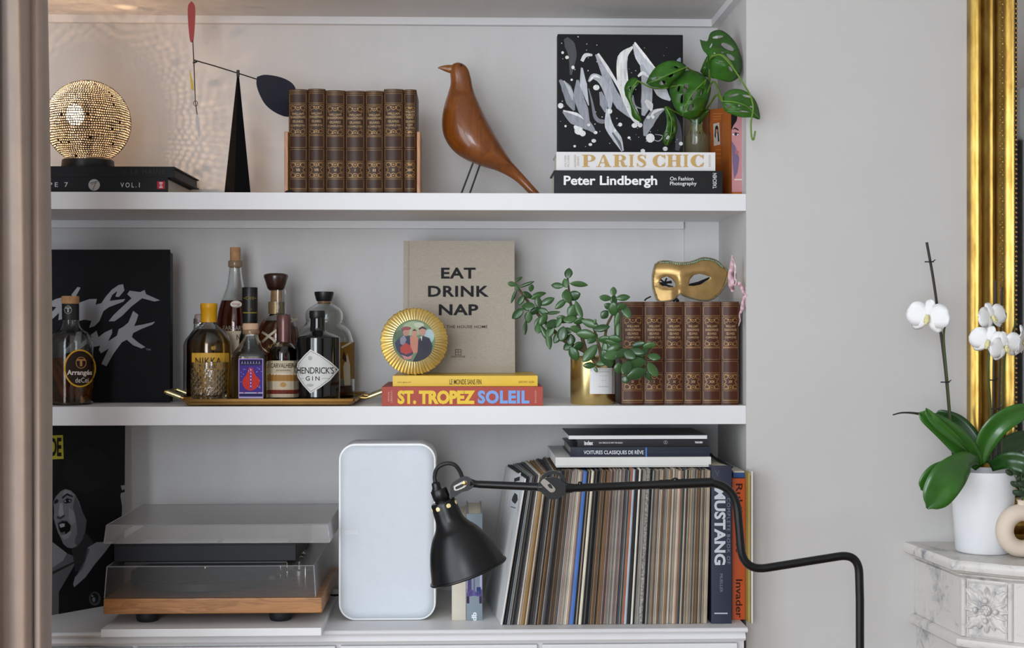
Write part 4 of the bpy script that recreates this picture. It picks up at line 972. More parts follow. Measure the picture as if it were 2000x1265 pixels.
# clear swing-top bottle half hidden at the back of the tray
px, Y = 388, .245
t = bottle('clear empty swing-top bottle, mostly hidden behind the yellow-capped whisky', px, Y, None, ZTR, None)
hollow(t, px, Y, sm([(27, 786), (29.5, 780), (29.5, 690), (28, 668), (14, 648), (10, 640), (10, 622)], 3), ZTR+.0004)
revolve(t, 'stopper', px+2, Y, [(8, 632), (10, 628), (10, 616), (7, 613)], mat('pink_stopper', '#b39a9a', .5))
bm = bmesh.new(); tube(bm, [W(378, 630, Y-.012), W(389, 631, Y-.016), W(399, 630, Y-.012)], .0014, 6); P('wire_clip', bm, M_chrome, t, 60)

# two books, linen book, round frame
yf = .006; z1 = PZ(755, 900, yf)
t, mp = book_flat('red_book', 'coral red book at the bottom of its stack with big yellow and blue spine letters', PX(745.5, yf), PX(1060, yf), yf, ZM+.0003, z1, .26, mat('coral_cover', '#a94334', .6, var=.06, bump=.08, bs=600))
lettering(t, [('ST.', (776.5, 762, 813, 789), .05), ('TROPEZ', (818, 762, 928, 789), .055, 0, .98)], mp, '#e9c445')
lettering(t, [('SOLEIL', (933, 762, 1034, 788), .045, 0, 1.08)], mp, '#7ea3dd', 'blue_lettering')
lettering(t, [('SIMON', (757.5, 765, 761, 784), 0, 90), ('LIBERATI', (763, 763, 766.5, 786), 0, 90), ('ASSOULINE', (1044.5, 762, 1048, 787), 0, -90)], mp, '#dba79c', 'small_lettering')
yf = .02; z2 = PZ(733.5, 900, yf)
t, mp = book_flat('yellow_book', 'yellow hardcover lying on the coral red book', PX(767, yf), PX(1050, yf), yf, z1+.0003, z2, .24, mat('yellow_cover', '#e2b81c', .4, var=.03))
lettering(t, [('LE MONDE SANS FIN', (878, 740.5, 940, 750.5), .002, 0, 1.02)], mp, '#2a2618')
lettering(t, [('dargaud', (776, 744.5, 802, 748), 0), ('JANCOVICI · BLAIN', (1012.5, 743.5, 1043, 749), 0)], mp, '#8a7424', 'small_lettering')
ya, yb_ = .17, .215
f = [W(789, 728, ya), W(1006, 728, ya), W(1006, 471, yb_), W(786, 470, yb_)]
z2t = z2
for p in f[:2]: p.z = z2t+.0005
f[3].x = f[0].x = (f[3].x+f[0].x)/2; f[2].x = f[1].x; f[2].z = f[3].z
t = thing('linen_book', 'large beige linen-covered book leaning upright on the yellow book', 'book', ((f[0].x+f[1].x)/2, .2, z2t))
n = (f[1]-f[0]).cross(f[2]-f[0]).normalized(); n = n if n.y > 0 else -n
M_lin = linen('beige_linen', '#b0a698')
bm = bmesh.new(); slab(bm, f, .003); slab(bm, [p+n*.024 for p in f], .003)
g = [f[0]+n*.003, f[3]+n*.003]; k = V((.003, 0, 0)); hexa(bm, [g[0], g[0]+k, g[1]+k, g[1]], [p+n*.021 for p in (g[0], g[0]+k, g[1]+k, g[1])]); P('cover', bm, M_lin, t)
bm = bmesh.new(); g = [f[0]+V((.004, 0, .004)), f[1]+V((-.004, 0, .004)), f[2]+V((-.004, 0, -.004)), f[3]+V((.004, 0, -.004))]; hexa(bm, [p+n*.003 for p in g], [p+n*.024 for p in g]); P('page_block', bm, M_pagev, t)
bm = bmesh.new(); up = (f[3]-f[0]); tube(bm, [f[0]+V((.011, 0, 0))+up*.003, f[0]+V((.011, 0, 0))+up*.997], .0012, 6); P('hinge_groove', bm, M_lin, t, 60)
mp = plane_map(f[0], n)
lettering(t, [('EAT', (861.5, 522.5, 929, 544), .028, 0, 1.08), ('DRINK', (836, 558, 955, 579.5), .028, 0, 1.1), ('NAP', (857, 594, 934, 615.5), .028, 0, 1.05)], mp, '#17161a')
lettering(t, [('MAKING THE HOUSE HOME', (833, 635.3, 952, 640.7), .008, 0, 1.1), ('SOHO HOUSE', (880.5, 694.5, 908.5, 698), .01)], mp, '#2b2826', 'small_lettering')
flat_print('emblem', t, [('#4a443d', [rect(889, 682, 901, 693.5), rect(890, 683, 900, 692.5)]), ('#4a443d', rect(894.6, 682, 895.4, 693)), ('#4a443d', rect(890, 687, 900, 687.8))], mp)

fy = .06; fc = W(808.5, 664.5, fy); s_ = S(808, fy)
t = thing('picture_frame', 'round gold sunburst photo frame standing in front of the linen book', 'picture frame', (fc.x, fy, z2t))
Ro, Ri = 66.5*s_, 41.5*s_; N = 60; bm = bmesh.new(); rings = [[], [], [], []]
fc.z = max(fc.z, z2t+Ro*.985)
for k in range(N*2):
    a = 2*pi*k/(N*2); o = .0032 if k % 2 else 0; ro = Ro*(1 if (k//2) % 2 else .985)*(1 if k % 2 else .985)
    for q, (r, dy) in enumerate(((Ri*.97, .004+o*.3), (Ri, .0-o*.2), (ro, .004+o*1.6), (ro, .008))): rings[q].append(fc+V((r*cos(a), dy, r*sin(a))))
loft(bm, rings, cap=False); P('pleated_rim', bm, mat('bright_gold', '#ead69a', .3, 1, var=.08, vs=60), t)
bm = bmesh.new(); disc_y(bm, fc+V((0, .0085, 0)), Ro*.93, .004, 48); P('backing', bm, M_black, t, 40)
bm = bmesh.new(); hexa(bm, [fc+V((-.012, .0125, .01)), fc+V((.012, .0125, .01)), fc+V((.012, .0125, -.0)), fc+V((-.012, .0125, -.0))], [V((fc.x-.014, fy+.055, z2t+.001)), V((fc.x+.014, fy+.055, z2t+.001)), V((fc.x+.014, fy+.05, z2t+.001)), V((fc.x-.014, fy+.05, z2t+.001))]); P('strut', bm, M_black, t)
mp = y_map(fy+.0035)
def z6(l): return [(720+x/3.2444, 440+y/3.2436) for x, y in l]
ph = [('#6f8a6c', ell(808.5, 664.5, 41.8, 41.8, 40)), ('#9fb08a', ell(808, 640, 22, 14, 16)), ('#51684f', ell(783, 655, 14, 12, 14)), ('#a9c0c4', ell(838, 655, 10, 14, 14)), ('#c3c8b0', ell(818, 633, 10, 5, 12)),
 ('#3b3f58', z6([(165, 740), (200, 700), (235, 690), (275, 700), (290, 780), (270, 850), (220, 840), (180, 790)])), ('#8e8a98', z6([(200, 710), (225, 690), (240, 720), (225, 760), (200, 745)])), ('#b9453f', z6([(200, 770), (235, 740), (270, 760), (275, 800), (240, 815), (205, 800)])), ('#c98a86', z6([(205, 815), (250, 830), (280, 815), (270, 845), (230, 845)])),
 ('#c98772', z6([(262, 700), (300, 690), (318, 720), (312, 800), (285, 810), (265, 760)])), ('#2d2e3c', z6([(315, 720), (345, 695), (385, 710), (405, 760), (390, 830), (340, 858), (280, 858), (310, 800)])), ('#d9d6d6', z6([(328, 700), (340, 700), (336, 730)])),
 ('#b98473', ell(*z6([(238, 668)])[0], 6.5, 9)), ('#4a3230', z6([(205, 650), (235, 635), (270, 650), (255, 656), (235, 650), (215, 668)])), ('#8f2f38', ell(*z6([(240, 648)])[0], 9, 3.5)), ('#c08c78', ell(*z6([(290, 678)])[0], 5.5, 8)), ('#3a2a28', z6([(268, 670), (290, 650), (312, 668), (305, 664), (275, 664)])), ('#bb8a78', ell(*z6([(340, 665)])[0], 6.5, 9.5)), ('#2a2225', z6([(316, 650), (340, 634), (366, 648), (362, 656), (340, 648), (320, 658)]))]
flat_print('photo_print', t, ph, mp, 0, .00006)
bm = bmesh.new(); disc_y(bm, fc+V((0, .0022, 0)), Ri*.98, .0004, 40); P('glass', bm, thin('frame_glass', (.97, .97, .97), 1.3, .02), t)
t.rotation_euler.x = -R(8); t.location.y -= .012

# jade plant in a gold candle pot
px, Y = 1158, .075; Xp = PX(px, Y); rp = 44*S(px, Y); zt_ = PZ(695, px, Y)
t = thing('gold_pot', 'shiny gold cylinder pot with a white paper label holding the jade plant', 'pot', (Xp, Y, ZM))
bm = bmesh.new(); lathe(bm, Xp, Y, [(rp*.96, ZM+.0004), (rp, ZM+.003), (rp, zt_-.001), (rp-.001, zt_), (rp-.003, zt_-.001), (rp-.003, zt_-.012), (.002, zt_-.013)], 64); P('vessel', bm, mat('polished_gold', '#dcc487', .27, 1, var=.04), t, 40)
mp = cyl_map(Xp, Y, rp); flat_print('label', t, [('#dddcdc', rect(1152, 718, 1200, 769)), ('#bdbdc0', rect(1170, 733, 1188, 734)), ('#bdbdc0', rect(1168, 754, 1188, 755.6)), ('#bdbdc0', rect(1174, 742, 1184, 742.8)), ('#bdbdc0', rect(1163, 725, 1190, 726.6))], mp, .0005, .0001, 6)
bm = bmesh.new(); lathe(bm, Xp, Y, [(rp-.0035, zt_-.0125), (rp-.004, zt_-.009), (.005, zt_-.007)], 32); P('soil', bm, mat('potting_soil', '#3a2c20', .95, var=.4, vs=90, bump=.8, bs=120), t, kind='stuff')
jade = thing('jade_plant', 'bushy jade plant with thick oval green leaves in the gold pot', 'plant', (Xp, Y, zt_-.01))
def z7(x, y): return (980+x/3.162, 440+y/3.1625)
M_jade = [mat('jade_leaf_a', '#33572a', .3, var=.2, vs=30, coat=.2), mat('jade_leaf_b', '#2b4b25', .3, var=.2, vs=30, coat=.2), mat('jade_leaf_c', '#3f6234', .32, var=.2, vs=30, coat=.2)]
M_js = mat('jade_stem', '#5a4a2e', .8, var=.2)
JY = lambda x, y: (.055-.1*max(0, min(1, (x-480)/240)))-.02*max(0, min(1, (y-600)/300))
def jst(pts, r0, r1):
    bm = bmesh.new(); q = catmull([W(*z7(x, y), JY(x, y)+.012) for x, y in pts], 6); n = len(q); tube(bm, q, [r0+(r1-r0)*i/(n-1) for i in range(n)], 8); P('stem', bm, M_js, jade, 60)
base = (600, 860)
jst([base, (520, 780), (400, 720), (290, 620), (200, 520), (110, 400), (85, 370)], .006, .002); jst([(520, 780), (480, 640), (430, 500), (415, 400), (405, 310)], .0045, .0018)
jst([base, (610, 790), (585, 690), (560, 610)], .0045, .002); jst([base, (630, 740), (650, 620), (690, 530), (690, 420)], .004, .0018); jst([base, (700, 800), (780, 850), (860, 850), (930, 760)], .005, .002); jst([(780, 850), (880, 870), (930, 900)], .003, .002)
JL = '''62 362 45 32 170,104 332 45 20 30,92 378 40 28 -60,150 365 90 22 20,182 386 40 36 80,75 435 80 20 -110,120 462 55 40 -120,160 430 60 40 150,230 425 75 30 10,215 440 60 35 20,280 470 80 45 25,225 475 60 45 100,165 500 70 60 180,100 545 75 58 -140,145 632 75 30 -95,165 565 60 50 -90,205 528 70 42 30,255 530 60 42 -20,315 540 75 24 5,230 600 72 55 -120,228 635 60 50 -100,265 665 100 38 -60,312 610 88 58 20,290 700 112 42 -85,350 600 60 42 60,
412 297 55 52 80,345 372 66 40 175,395 358 50 46 100,475 362 92 38 -5,365 485 75 40 -140,405 440 75 75 100,445 435 72 62 20,440 530 78 76 60,475 520 95 42 -70,420 580 70 55 10,375 580 62 50 160,455 640 62 45 -20,375 670 76 70 -100,345 690 70 50 -120,425 705 60 60 -90,405 650 55 42 180,445 790 78 66 -60,470 745 62 52 30,410 745 58 52 -140,
545 605 95 52 -20,575 595 32 22 80,615 635 86 50 10,520 672 97 62 175,545 790 112 66 -130,540 865 62 40 180,580 890 32 22 -60,640 705 82 55 0,650 820 100 82 -60,690 730 92 42 -25,690 760 70 52 20,640 760 60 46 90,720 880 56 60 -90,
690 408 46 42 90,640 448 66 40 175,748 446 72 42 5,692 460 52 46 -90,690 515 72 72 90,635 550 50 52 -130,765 530 86 56 -60,712 580 76 37 -100,718 640 76 34 -92,660 500 50 42 160,740 500 50 42 20,
845 735 72 42 15,912 740 67 44 10,835 780 82 52 170,880 780 62 42 60,940 812 67 54 -10,830 850 102 82 10,770 880 82 72 -120,830 915 107 76 20,930 890 86 72 -60,765 950 42 56 -90,905 930 52 42 -60,850 820 62 52 90,790 800 72 62 150,740 790 82 52 30,700 700 70 50 -10,560 700 70 50 40,480 590 60 45 200,300 660 70 50 240,255 580 70 50 60,680 800 90 70 20,620 850 60 40 190'''
rnd = random.Random(12); leafm = []
for kind in range(3):       # three leaf shapes, unit length along +x, thickness along local y
    bm = bmesh.new(); rings = []; n = 9
    for i in range(n+1):
        s = i/n; w = max(.02, (sin(pi*min(1, s**.8*.98+.01)))**.75*(.55+.5*s)); c = V((s-.5, -.10*(s-.5)**2*(1+kind), 0))
        rings.append([c+V((0, .16*w*sin(a)*(.6 if sin(a) > 0 else 1), .5*w*cos(a))) for a in [2*pi*q/12 for q in range(12)]])
    loft(bm, rings); bmesh.ops.recalc_face_normals(bm, faces=bm.faces); me = bpy.data.meshes.new('jade_leaf'); bm.to_mesh(me); bm.free()
    for p in me.polygons: p.use_smooth = True
    me.materials.append(M_jade[kind]); leafm.append(me)
jl = off(jade)
for e in JL.replace('\n', '').split(','):
    x, y, L, wd, ang = [float(q) for q in e.split()]
    dep = JY(x, y)-rnd.uniform(0, .03); p = W(*z7(x, y), dep); k = S(1150, dep)/3.162
    o = bpy.data.objects.new('leaf', leafm[rnd.randrange(3)]); COL.objects.link(o); o.parent = jade
    tilt = Matrix.Rotation(rnd.uniform(-.5, .5), 3, 'X'); yaw = Matrix.Rotation(rnd.uniform(-.35, .35), 3, 'Z'); roll = Matrix.Rotation(-R(ang), 3, 'Y')
    o.matrix_basis = Matrix.Translation(p-jl) @ (roll @ yaw @ tilt @ Matrix.Diagonal((L*k*1.25, (L+wd)*.55*k, wd*k*1.3))).to_4x4()

# six leather volumes and the mask
yf = .02; xs = [1214, 1258, 1297.5, 1336, 1371.5, 1409, 1444.5]
who = ['closest to the plant pot', 'second from the plant pot', 'third from the plant pot', 'fourth from the plant pot', 'second from the niche side, under the mask edge', 'nearest the niche side, under the pink ribbon']
nm = ['IX', 'X', 'XI', 'XII', 'XIII', 'XIV']
for i in range(6):
    ln = [('WILLIAM', .238, .62), ('SHAKESPEARE', .273, .8), ('ŒUVRES', .31, .56), ('COMPLÈTES', .345, .74)]
    leather_book('gilt reddish-brown leather volume '+who[i], xs[i], xs[i+1], 589, 790, yf, ZM, nm[i], 'leather volumes on the middle shelf', M_leather2, lines=ln)
zbk = PZ(589, 1330, yf)
def zm(l): return [(1260+x/5.058, 390+y/5.06) for x, y in l]
my_ = .085; t = thing('carnival_mask', 'gold Venetian half mask with beaded edge propped on the leather volumes', 'mask', (PX(1345, my_), my_, zbk))
outer = [(100, 640), (150, 610), (230, 608), (320, 622), (420, 620), (500, 600), (560, 578), (620, 578), (700, 600), (760, 650), (820, 715), (805, 790), (780, 860), (730, 930), (650, 985), (560, 995), (470, 975), (390, 950), (350, 930), (310, 955), (270, 990), (200, 1005), (130, 1000), (95, 930), (75, 850), (75, 740)]
o_ = [(p.x, p.y) for p in catmull([V((*q, 0)) for q in outer+[outer[0]]], 3)[:-1]]
eyeL = [(140, 815), (165, 775), (215, 755), (265, 780), (300, 830), (295, 862), (240, 862), (190, 858), (150, 835)]; eyeR = [(430, 848), (440, 790), (480, 745), (530, 730), (590, 742), (652, 764), (600, 810), (540, 838), (480, 850)]
def my_fn(x, y):
    u = (x-360)/450; nose = math.exp(-((x-345)/55)**2)*max(0, min(1, (y-640)/250)); brow = math.exp(-((y-690)/70)**2)
    ex = min(1, math.hypot((x-225)/140, (y-815)/80)); ex2 = min(1, math.hypot((x-540)/170, (y-795)/90))
    return my_+.045*u*u-.018*nose-.008*brow+.008*(2-ex-ex2)+(900-y)*.00004
def mmap(x, y, e=0):
    p = W(*zm([(x, y)])[0], my_fn(x, y)); p.y -= e; return p
pts, tris = tess([o_, eyeL, eyeR]); bm = bmesh.new(); vs = [bm.verts.new(p) for p in pts]
for tr in tris:
    try: bm.faces.new([vs[i] for i in tr])
    except ValueError: pass
refine(bm, 34, 6)
for v in bm.verts: v.co = mmap(v.co.x, v.co.y)
o = P('face_shell', bm, mat('mask_gold', '#cfab70', .42, .75, var=.2, vs=18, bump=.1, bs=60), t, 80); o.modifiers.new('thickness', 'SOLIDIFY').thickness = .0016
bm = bmesh.new(); tube(bm, [mmap(x, y, .0005) for x, y in o_+[o_[0]]], .0021, 6, False); P('braid_trim', bm, mat('silver_braid', '#8c8064', .5, .4, var=.4, vs=300, bump=.8, bs=500), t, 60)
bm = bmesh.new(); top = catmull([V((*q, 0)) for q in outer[1:10]], 5)
for i, q in enumerate(top): ball(bm, mmap(q.x, q.y+12, .003), .0018, seg=6, rings=4)
P('bead_row', bm, mat('green_beads', '#8fae9c', .25, .2, var=.5, vs=200), t, 60, kind='stuff')
bm = bmesh.new()
hexa(bm, [mmap(135, 800, -.03), mmap(300, 850, -.03), mmap(300, 870, -.03), mmap(135, 830, -.03)], [mmap(135, 800, -.031), mmap(300, 850, -.031), mmap(300, 870, -.031), mmap(135, 830, -.031)])
for a in range(7): tube(bm, [mmap(210, 815, -.026), mmap(210+70*cos(a), 815+45*sin(a), -.026)], .002, 5)
tube(bm, [mmap(60, 955, -.01), mmap(20, 975, -.012), mmap(0, 995, -.012)], .0018, 5); tube(bm, [mmap(280, 1000, -.004), mmap(300, 970, -.006), mmap(325, 1000, -.004)], .004, 5)
tube(bm, [mmap(430, 845, -.022), mmap(540, 825, -.022), mmap(650, 768, -.022)], [.003, .0045, .002], 5)
P('ribbon', bm, mat('black_ribbon', '#15161a', .6), t, 60)
t = thing('pink_feather', 'pale pink glittery ribbon trim hanging in the corner beside the mask', 'ribbon', (PX(1432, .01), .01, zbk))
def ribbon3(name, pts, ws, m, Y=.1):
    q = catmull([V((*p, 0)) for p in zm(pts)], 6); n = len(q); bm = bmesh.new(); L = []; Rr = []
    for i, p in enumerate(q):
        f = i/(n-1)*(len(ws)-1); j = min(int(f), len(ws)-2); w = (ws[j]+(ws[j+1]-ws[j])*(f-j))/5.06/2
        a, b = q[max(i-1, 0)], q[min(i+1, n-1)]; d = (b-a).normalized(); nx, ny = -d.y*w, d.x*w
        L.append(W(p.x+nx, p.y+ny, Y+.004*sin(i*.9))); Rr.append(W(p.x-nx, p.y-ny, Y+.008*sin(i*.6+1)))
    loft(bm, [L, Rr], close=False); o = P(name, bm, m, t, 80); o.modifiers.new('thickness', 'SOLIDIFY').thickness = .0008
M_pk = mat('pink_tulle', '#d3adb3', .5, var=.25, vs=90, bump=.5, bs=300)
ribbon3('loop', [(862, 545), (855, 640), (850, 740), (850, 840), (870, 905)], [6, 40, 60, 56, 30], M_pk, .012)
ribbon3('loop', [(862, 545), (885, 660), (895, 760), (890, 850)], [4, 20, 24, 10], mat('pale_tulle', '#d9c9cc', .5, var=.15), .01)
ribbon3('tail', [(880, 830), (930, 830), (975, 900), (985, 960), (965, 1040), (945, 1110), (935, 1180), (928, 1250)], [30, 36, 40, 36, 40, 26, 14, 8], M_pk, .006)

# ------------------------------------------------------------------ lower shelf: magazine, turntable, speaker
def z8(l): return [(80+x/2.78, 810+y/2.7802) for x, y in l]
A = W(60, 1216, .045); B = W(242, 1190, .215)
A.z = B.z = ZL+.001
top = .395; lean = V((0, .012, 0))
f = [A, B, B+V((0, .012, top)), A+V((0, .012, top))]
t = thing('magazine', 'black magazine with grey portrait of a person with afro, beside the curtain', 'magazine', ((A.x+B.x)/2, (A.y+B.y)/2, ZL))
n = (f[1]-f[0]).cross(f[2]-f[0]).normalized(); n = n if n.y > 0 else -n
bm = bmesh.new(); slab(bm, f, .0008); P('front_cover', bm, mat('dark_print', '#17171a', .5, var=.05, spec=.2), t)
bm = bmesh.new(); hexa(bm, [p+n*.0009 for p in f], [p+n*.006 for p in f]); P('page_block', bm, M_pagev, t)
mp = plane_map(f[0], n)
afro = [((255+178*cos(a)*(1+.025*sin(13*a)+.02*sin(29*a))), (390+250*sin(a)*(1+.03*sin(17*a)+.02*sin(31*a)))) for a in [2*pi*k/90 for k in range(90)]]
port = [('#5f5f62', [(30, 690), (62, 690), (140, 750), (190, 772), (190, 800), (100, 955), (95, 1096), (30, 1110)]), ('#88888b', [(62, 690), (140, 750), (120, 790), (62, 830)]), ('#2a2a2c', [(62, 850), (190, 790), (190, 800), (62, 866)]),
 ('#8d8c90', [(432, 384), (458, 380), (456, 400), (440, 410)]), ('#8d8c90', [(428, 425), (456, 418), (457, 580), (436, 590), (440, 500)]),
 ('#0f0f10', afro), ('#171718', ell(250, 300, 130, 120, 30)), ('#2f2e31', [(160, 700), (235, 630), (285, 690), (225, 830), (185, 860), (175, 780)]),
 ('#77767b', [(66, 470), (82, 440), (105, 415), (130, 402), (160, 410), (185, 432), (205, 470), (222, 520), (246, 570), (240, 630), (222, 680), (195, 712), (165, 724), (140, 718), (120, 700), (108, 672), (92, 640), (80, 605), (68, 560), (70, 520)]),
 ('#55545a', [(185, 432), (222, 520), (246, 570), (240, 630), (222, 680), (195, 712), (180, 690), (196, 640), (190, 570), (172, 500)]), ('#8a898f', [(150, 500), (180, 530), (186, 580), (165, 600), (148, 560)]), ('#8a898f', [(120, 412), (150, 408), (165, 430), (120, 435)]),
 ('#1d1c1f', [(112, 446), (140, 424), (172, 440), (172, 448), (140, 436), (116, 456)]), ('#262528', [(118, 470), (140, 450), (168, 460), (160, 476), (130, 482)]), ('#b5b4b8', [(124, 470), (132, 463), (134, 473)]), ('#b5b4b8', [(148, 464), (160, 464), (154, 471)]), ('#0c0c0d', ell(141, 467, 8, 8, 12)),
 ('#1d1c1f', [(68, 470), (82, 455), (94, 462), (90, 476), (72, 484)]), ('#9a999e', [(100, 480), (114, 478), (122, 540), (104, 552), (92, 540)]), ('#38373b', [(84, 548), (100, 556), (128, 540), (126, 552), (104, 566), (86, 562)]),
 ('#0a0a0b', [(90, 592), (112, 576), (140, 578), (160, 600), (156, 628), (130, 650), (108, 644), (96, 620)]), ('#a3a2a7', [(96, 596), (112, 588), (128, 590), (126, 606), (104, 612)]), ('#5f5e63', [(104, 640), (128, 632), (132, 650), (112, 656)]),
 ('#8f8e94', [(106, 652), (132, 648), (158, 626), (164, 640), (146, 670), (120, 676)]), ('#4a494d', [(86, 588), (110, 572), (142, 574), (142, 579), (112, 578), (90, 594)]),
 ('#141415', [(95, 960), (190, 850), (240, 800), (385, 700), (386, 760), (335, 1064), (95, 1098)]),
 ('#85848a', [(250, 720), (300, 690), (386, 688), (345, 745), (290, 810), (240, 880), (178, 935), (172, 920), (182, 880), (215, 840), (240, 790)]), ('#56555a', [(250, 720), (262, 730), (225, 830), (186, 880), (200, 850), (235, 790)]),
 ('#4d4c50', ell(290, 997, 32, 38, 24)), ('#1c1c1e', ell(288, 994, 22, 28, 20)), ('#77767a', ell(284, 1002, 9, 14, 12)), ('#bdbbbd', ell(276, 982, 4, 4, 8)),
 ('#bfb440', [(-10, 114), (116, 109), (120, 238), (-10, 244)])]
flat_print('cover_print', t, [(c, z8(p)) for c, p in port], mp, .0004, .00005)
lettering(t, [('MODE', (66, 854, 118, 891), .03)], mp, '#16160f', e=.0035)

# white board, turntable, dark box and clear lid
zbrd = ZL+.0155; X0, X1 = PX(197, -.135), PX(627.5, -.135)
t = solo('white_board', BX(X0, X1, -.135, .27, ZL+.0003, zbrd), mat('white_laminate', '#e9e9ea', .3, var=.01), 'white flat board under the turntable, overhanging the cabinet edge', 'board', bevel=.001)
yt = -.1; X0, X1 = PX(202, yt), PX(629, yt); z0, z1 = PZ(1198, 420, yt), PZ(1168, 420, yt); yB = .255; Xm = (X0+X1)/2
t = thing('turntable', 'record player with wooden plinth and smoked clear dust cover on the white board', 'turntable', (Xm, .07, zbrd))
M_oak = wood('plinth_wood', '#b37a42', '#94602f', .4, (1, 6, 10), 7, .2)
P('plinth', BX(X0, X1, yt, yB, z0, z1), M_oak, t, bevel=.002)
for x, y in ((PX(285, yt+.03), yt+.045), (PX(546, yt+.03), yt+.045), (X0+.08, yB-.05), (X1-.08, yB-.05)):
    bm = bmesh.new(); lathe(bm, x, y, [(.019, zbrd+.0003), (.021, zbrd+.002), (.023, zbrd+.012), (.0235, z0-.001), (.02, z0+.0005)], 28); P('foot', bm, mat('black_rubber', '#141416', .6), t, 40)
xp, yp = PX(400, .075), .08
bm = bmesh.new(); lathe(bm, xp, yp, [(.148, z1+.006), (.151, z1+.008), (.151, z1+.022), (.148, z1+.024), (.01, z1+.0245)], 64); P('platter', bm, mat('black_platter', '#121214', .35), t, 40)
bm = bmesh.new(); lathe(bm, xp, yp, [(.149, z1+.0245), (.15, z1+.0265), (.052, z1+.0268), (.05, z1+.0262), (.004, z1+.0262)], 64); P('mat', bm, mat('felt_mat', '#1b1b1d', .95, bump=.3), t, 40)
bm = bmesh.new(); lathe(bm, xp, yp, [(.003, z1+.026), (.003, z1+.037), (.0015, z1+.039)], 12); P('spindle', bm, M_chrome, t, 40)
bm = bmesh.new(); lathe(bm, xp, yp, [(.06, z1), (.06, z1+.006)], 24); P('sub_platter', bm, M_black, t)
tx, ty = X1-.075, yB-.085
bm = bmesh.new(); lathe(bm, tx, ty, [(.024, z1), (.024, z1+.01), (.012, z1+.012), (.012, z1+.035), (.008, z1+.037)], 24); ta = P('tonearm_base', bm, mat('silver_metal', '#b9b7b2', .25, .9), t, 40)
bm = bmesh.new(); tube(bm, [V((tx, ty, z1+.034)), V((tx-.005, ty-.12, z1+.034)), V((tx-.03, ty-.2, z1+.032))], .0038, 8); P('tonearm', bm, M_chrome, t, 60)
bm = bmesh.new(); lathe_axis(bm, V((tx+.001, ty+.02, z1+.034)), V((.05, 1, 0)), [(.012, 0), (.014, .003), (.014, .022), (.011, .025)], 20); P('counterweight', bm, M_chrome, t, 40)
bm = bmesh.new(); box(bm, tx-.036, tx-.024, ty-.222, ty-.198, z1+.027, z1+.036); P('headshell', bm, M_black, t)
for dx, dy, hh in ((-.035, -.05, .036), (-.022, -.04, .042), (.02, -.07, .03)):
    bm = bmesh.new(); lathe(bm, tx+dx, ty+dy, [(.003, z1), (.003, z1+hh), (.002, z1+hh+.002)], 10); P('cue_post', bm, M_chrome, t, 40)
zc1 = PZ(1106, 420, yt+.004)
def open_box(x0, x1, y0, y1, za, zb, th):      # thin-walled, open downwards, slightly tapered top
    bm = bmesh.new(); k = .004
    a = [V((x0, y0, za)), V((x1, y0, za)), V((x1, y1, za)), V((x0, y1, za))]; b = [V((x0+k, y0+k, zb)), V((x1-k, y0+k, zb)), V((x1-k, y1-k, zb)), V((x0+k, y1-k, zb))]
    va = [bm.verts.new(p) for p in a]; vb = [bm.verts.new(p) for p in b]
    for i in range(4):
        j = (i+1) % 4; bm.faces.new((va[i], va[j], vb[j], vb[i]))
    bm.faces.new(vb); return bm
M_smoke = thin('smoked_acrylic', (.62, .6, .58), 1.3, .32, .10, '#8a8682')
dc = P('dust_cover', open_box(PX(203, yt), PX(616, yt), yt+.004, yB-.004, z1+.0004, zc1, .003), M_smoke, t)
M_edge = mat('acrylic_edge', '#aab0bd', .15, var=.1)
def edge_bars(par, x0, x1, y0, y1, za, zb, k=.004, r=.0011):
    bm = bmesh.new()
    c = [V((x0+k, y0+k, zb)), V((x1-k, y0+k, zb)), V((x1-k, y1-k, zb)), V((x0+k, y1-k, zb))]
    for i in range(4): tube(bm, [c[i], c[(i+1) % 4]], r, 6)
    for p, q in ((V((x1, y0, za)), c[1]), (V((x0, y0, za)), c[0])): tube(bm, [p, q], r, 6)
    P('edge', bm, thin('edge_acrylic', (.75, .77, .8), 1.6, .05, .35, '#c9ccd2'), par, 60)
edge_bars(dc, PX(203, yt), PX(616, yt), yt+.004, yB-.004, z1+.001, zc1)
for x in (X0+.08, X1-.1):
    bm = bmesh.new(); box(bm, x, x+.03, yB-.006, yB+.006, z1-.006, z1+.018); P('hinge', bm, M_black, t)
# dark component box lying on the cover
y2 = -.075; Xa, Xb = PX(222, y2), PX(579, y2); za, zb = zc1+.0012, PZ(1062, 400, y2)
t = thing('black_component', 'flat black hi-fi component between the dust cover and the clear lid', 'hi-fi component', ((Xa+Xb)/2, .06, za))
P('case', BX(Xa, Xb, y2+.003, .21, za+.004, zb), mat('component_case', '#0e1013', .45, var=.05, spec=.25), t, bevel=.002)
P('front_panel', BX(Xa+.001, Xb-.001, y2, y2+.003, za+.006, zb-.003), mat('component_front', '#12141a', .45, var=.03, spec=.25), t, bevel=.0008)
bm = bmesh.new(); box(bm, Xa+.02, Xb-.02, y2+.01, .2, za, za+.004); P('foot_rail', bm, M_black, t)
bm = bmesh.new(); box(bm, Xa+.05, Xa+.2, y2+.02, y2+.05, zb, zb+.0025); box(bm, Xb-.15, Xb-.02, y2+.015, y2+.05, zb, zb+.0025); P('top_pad', bm, mat('grey_pad', '#4b4e55', .4), t)
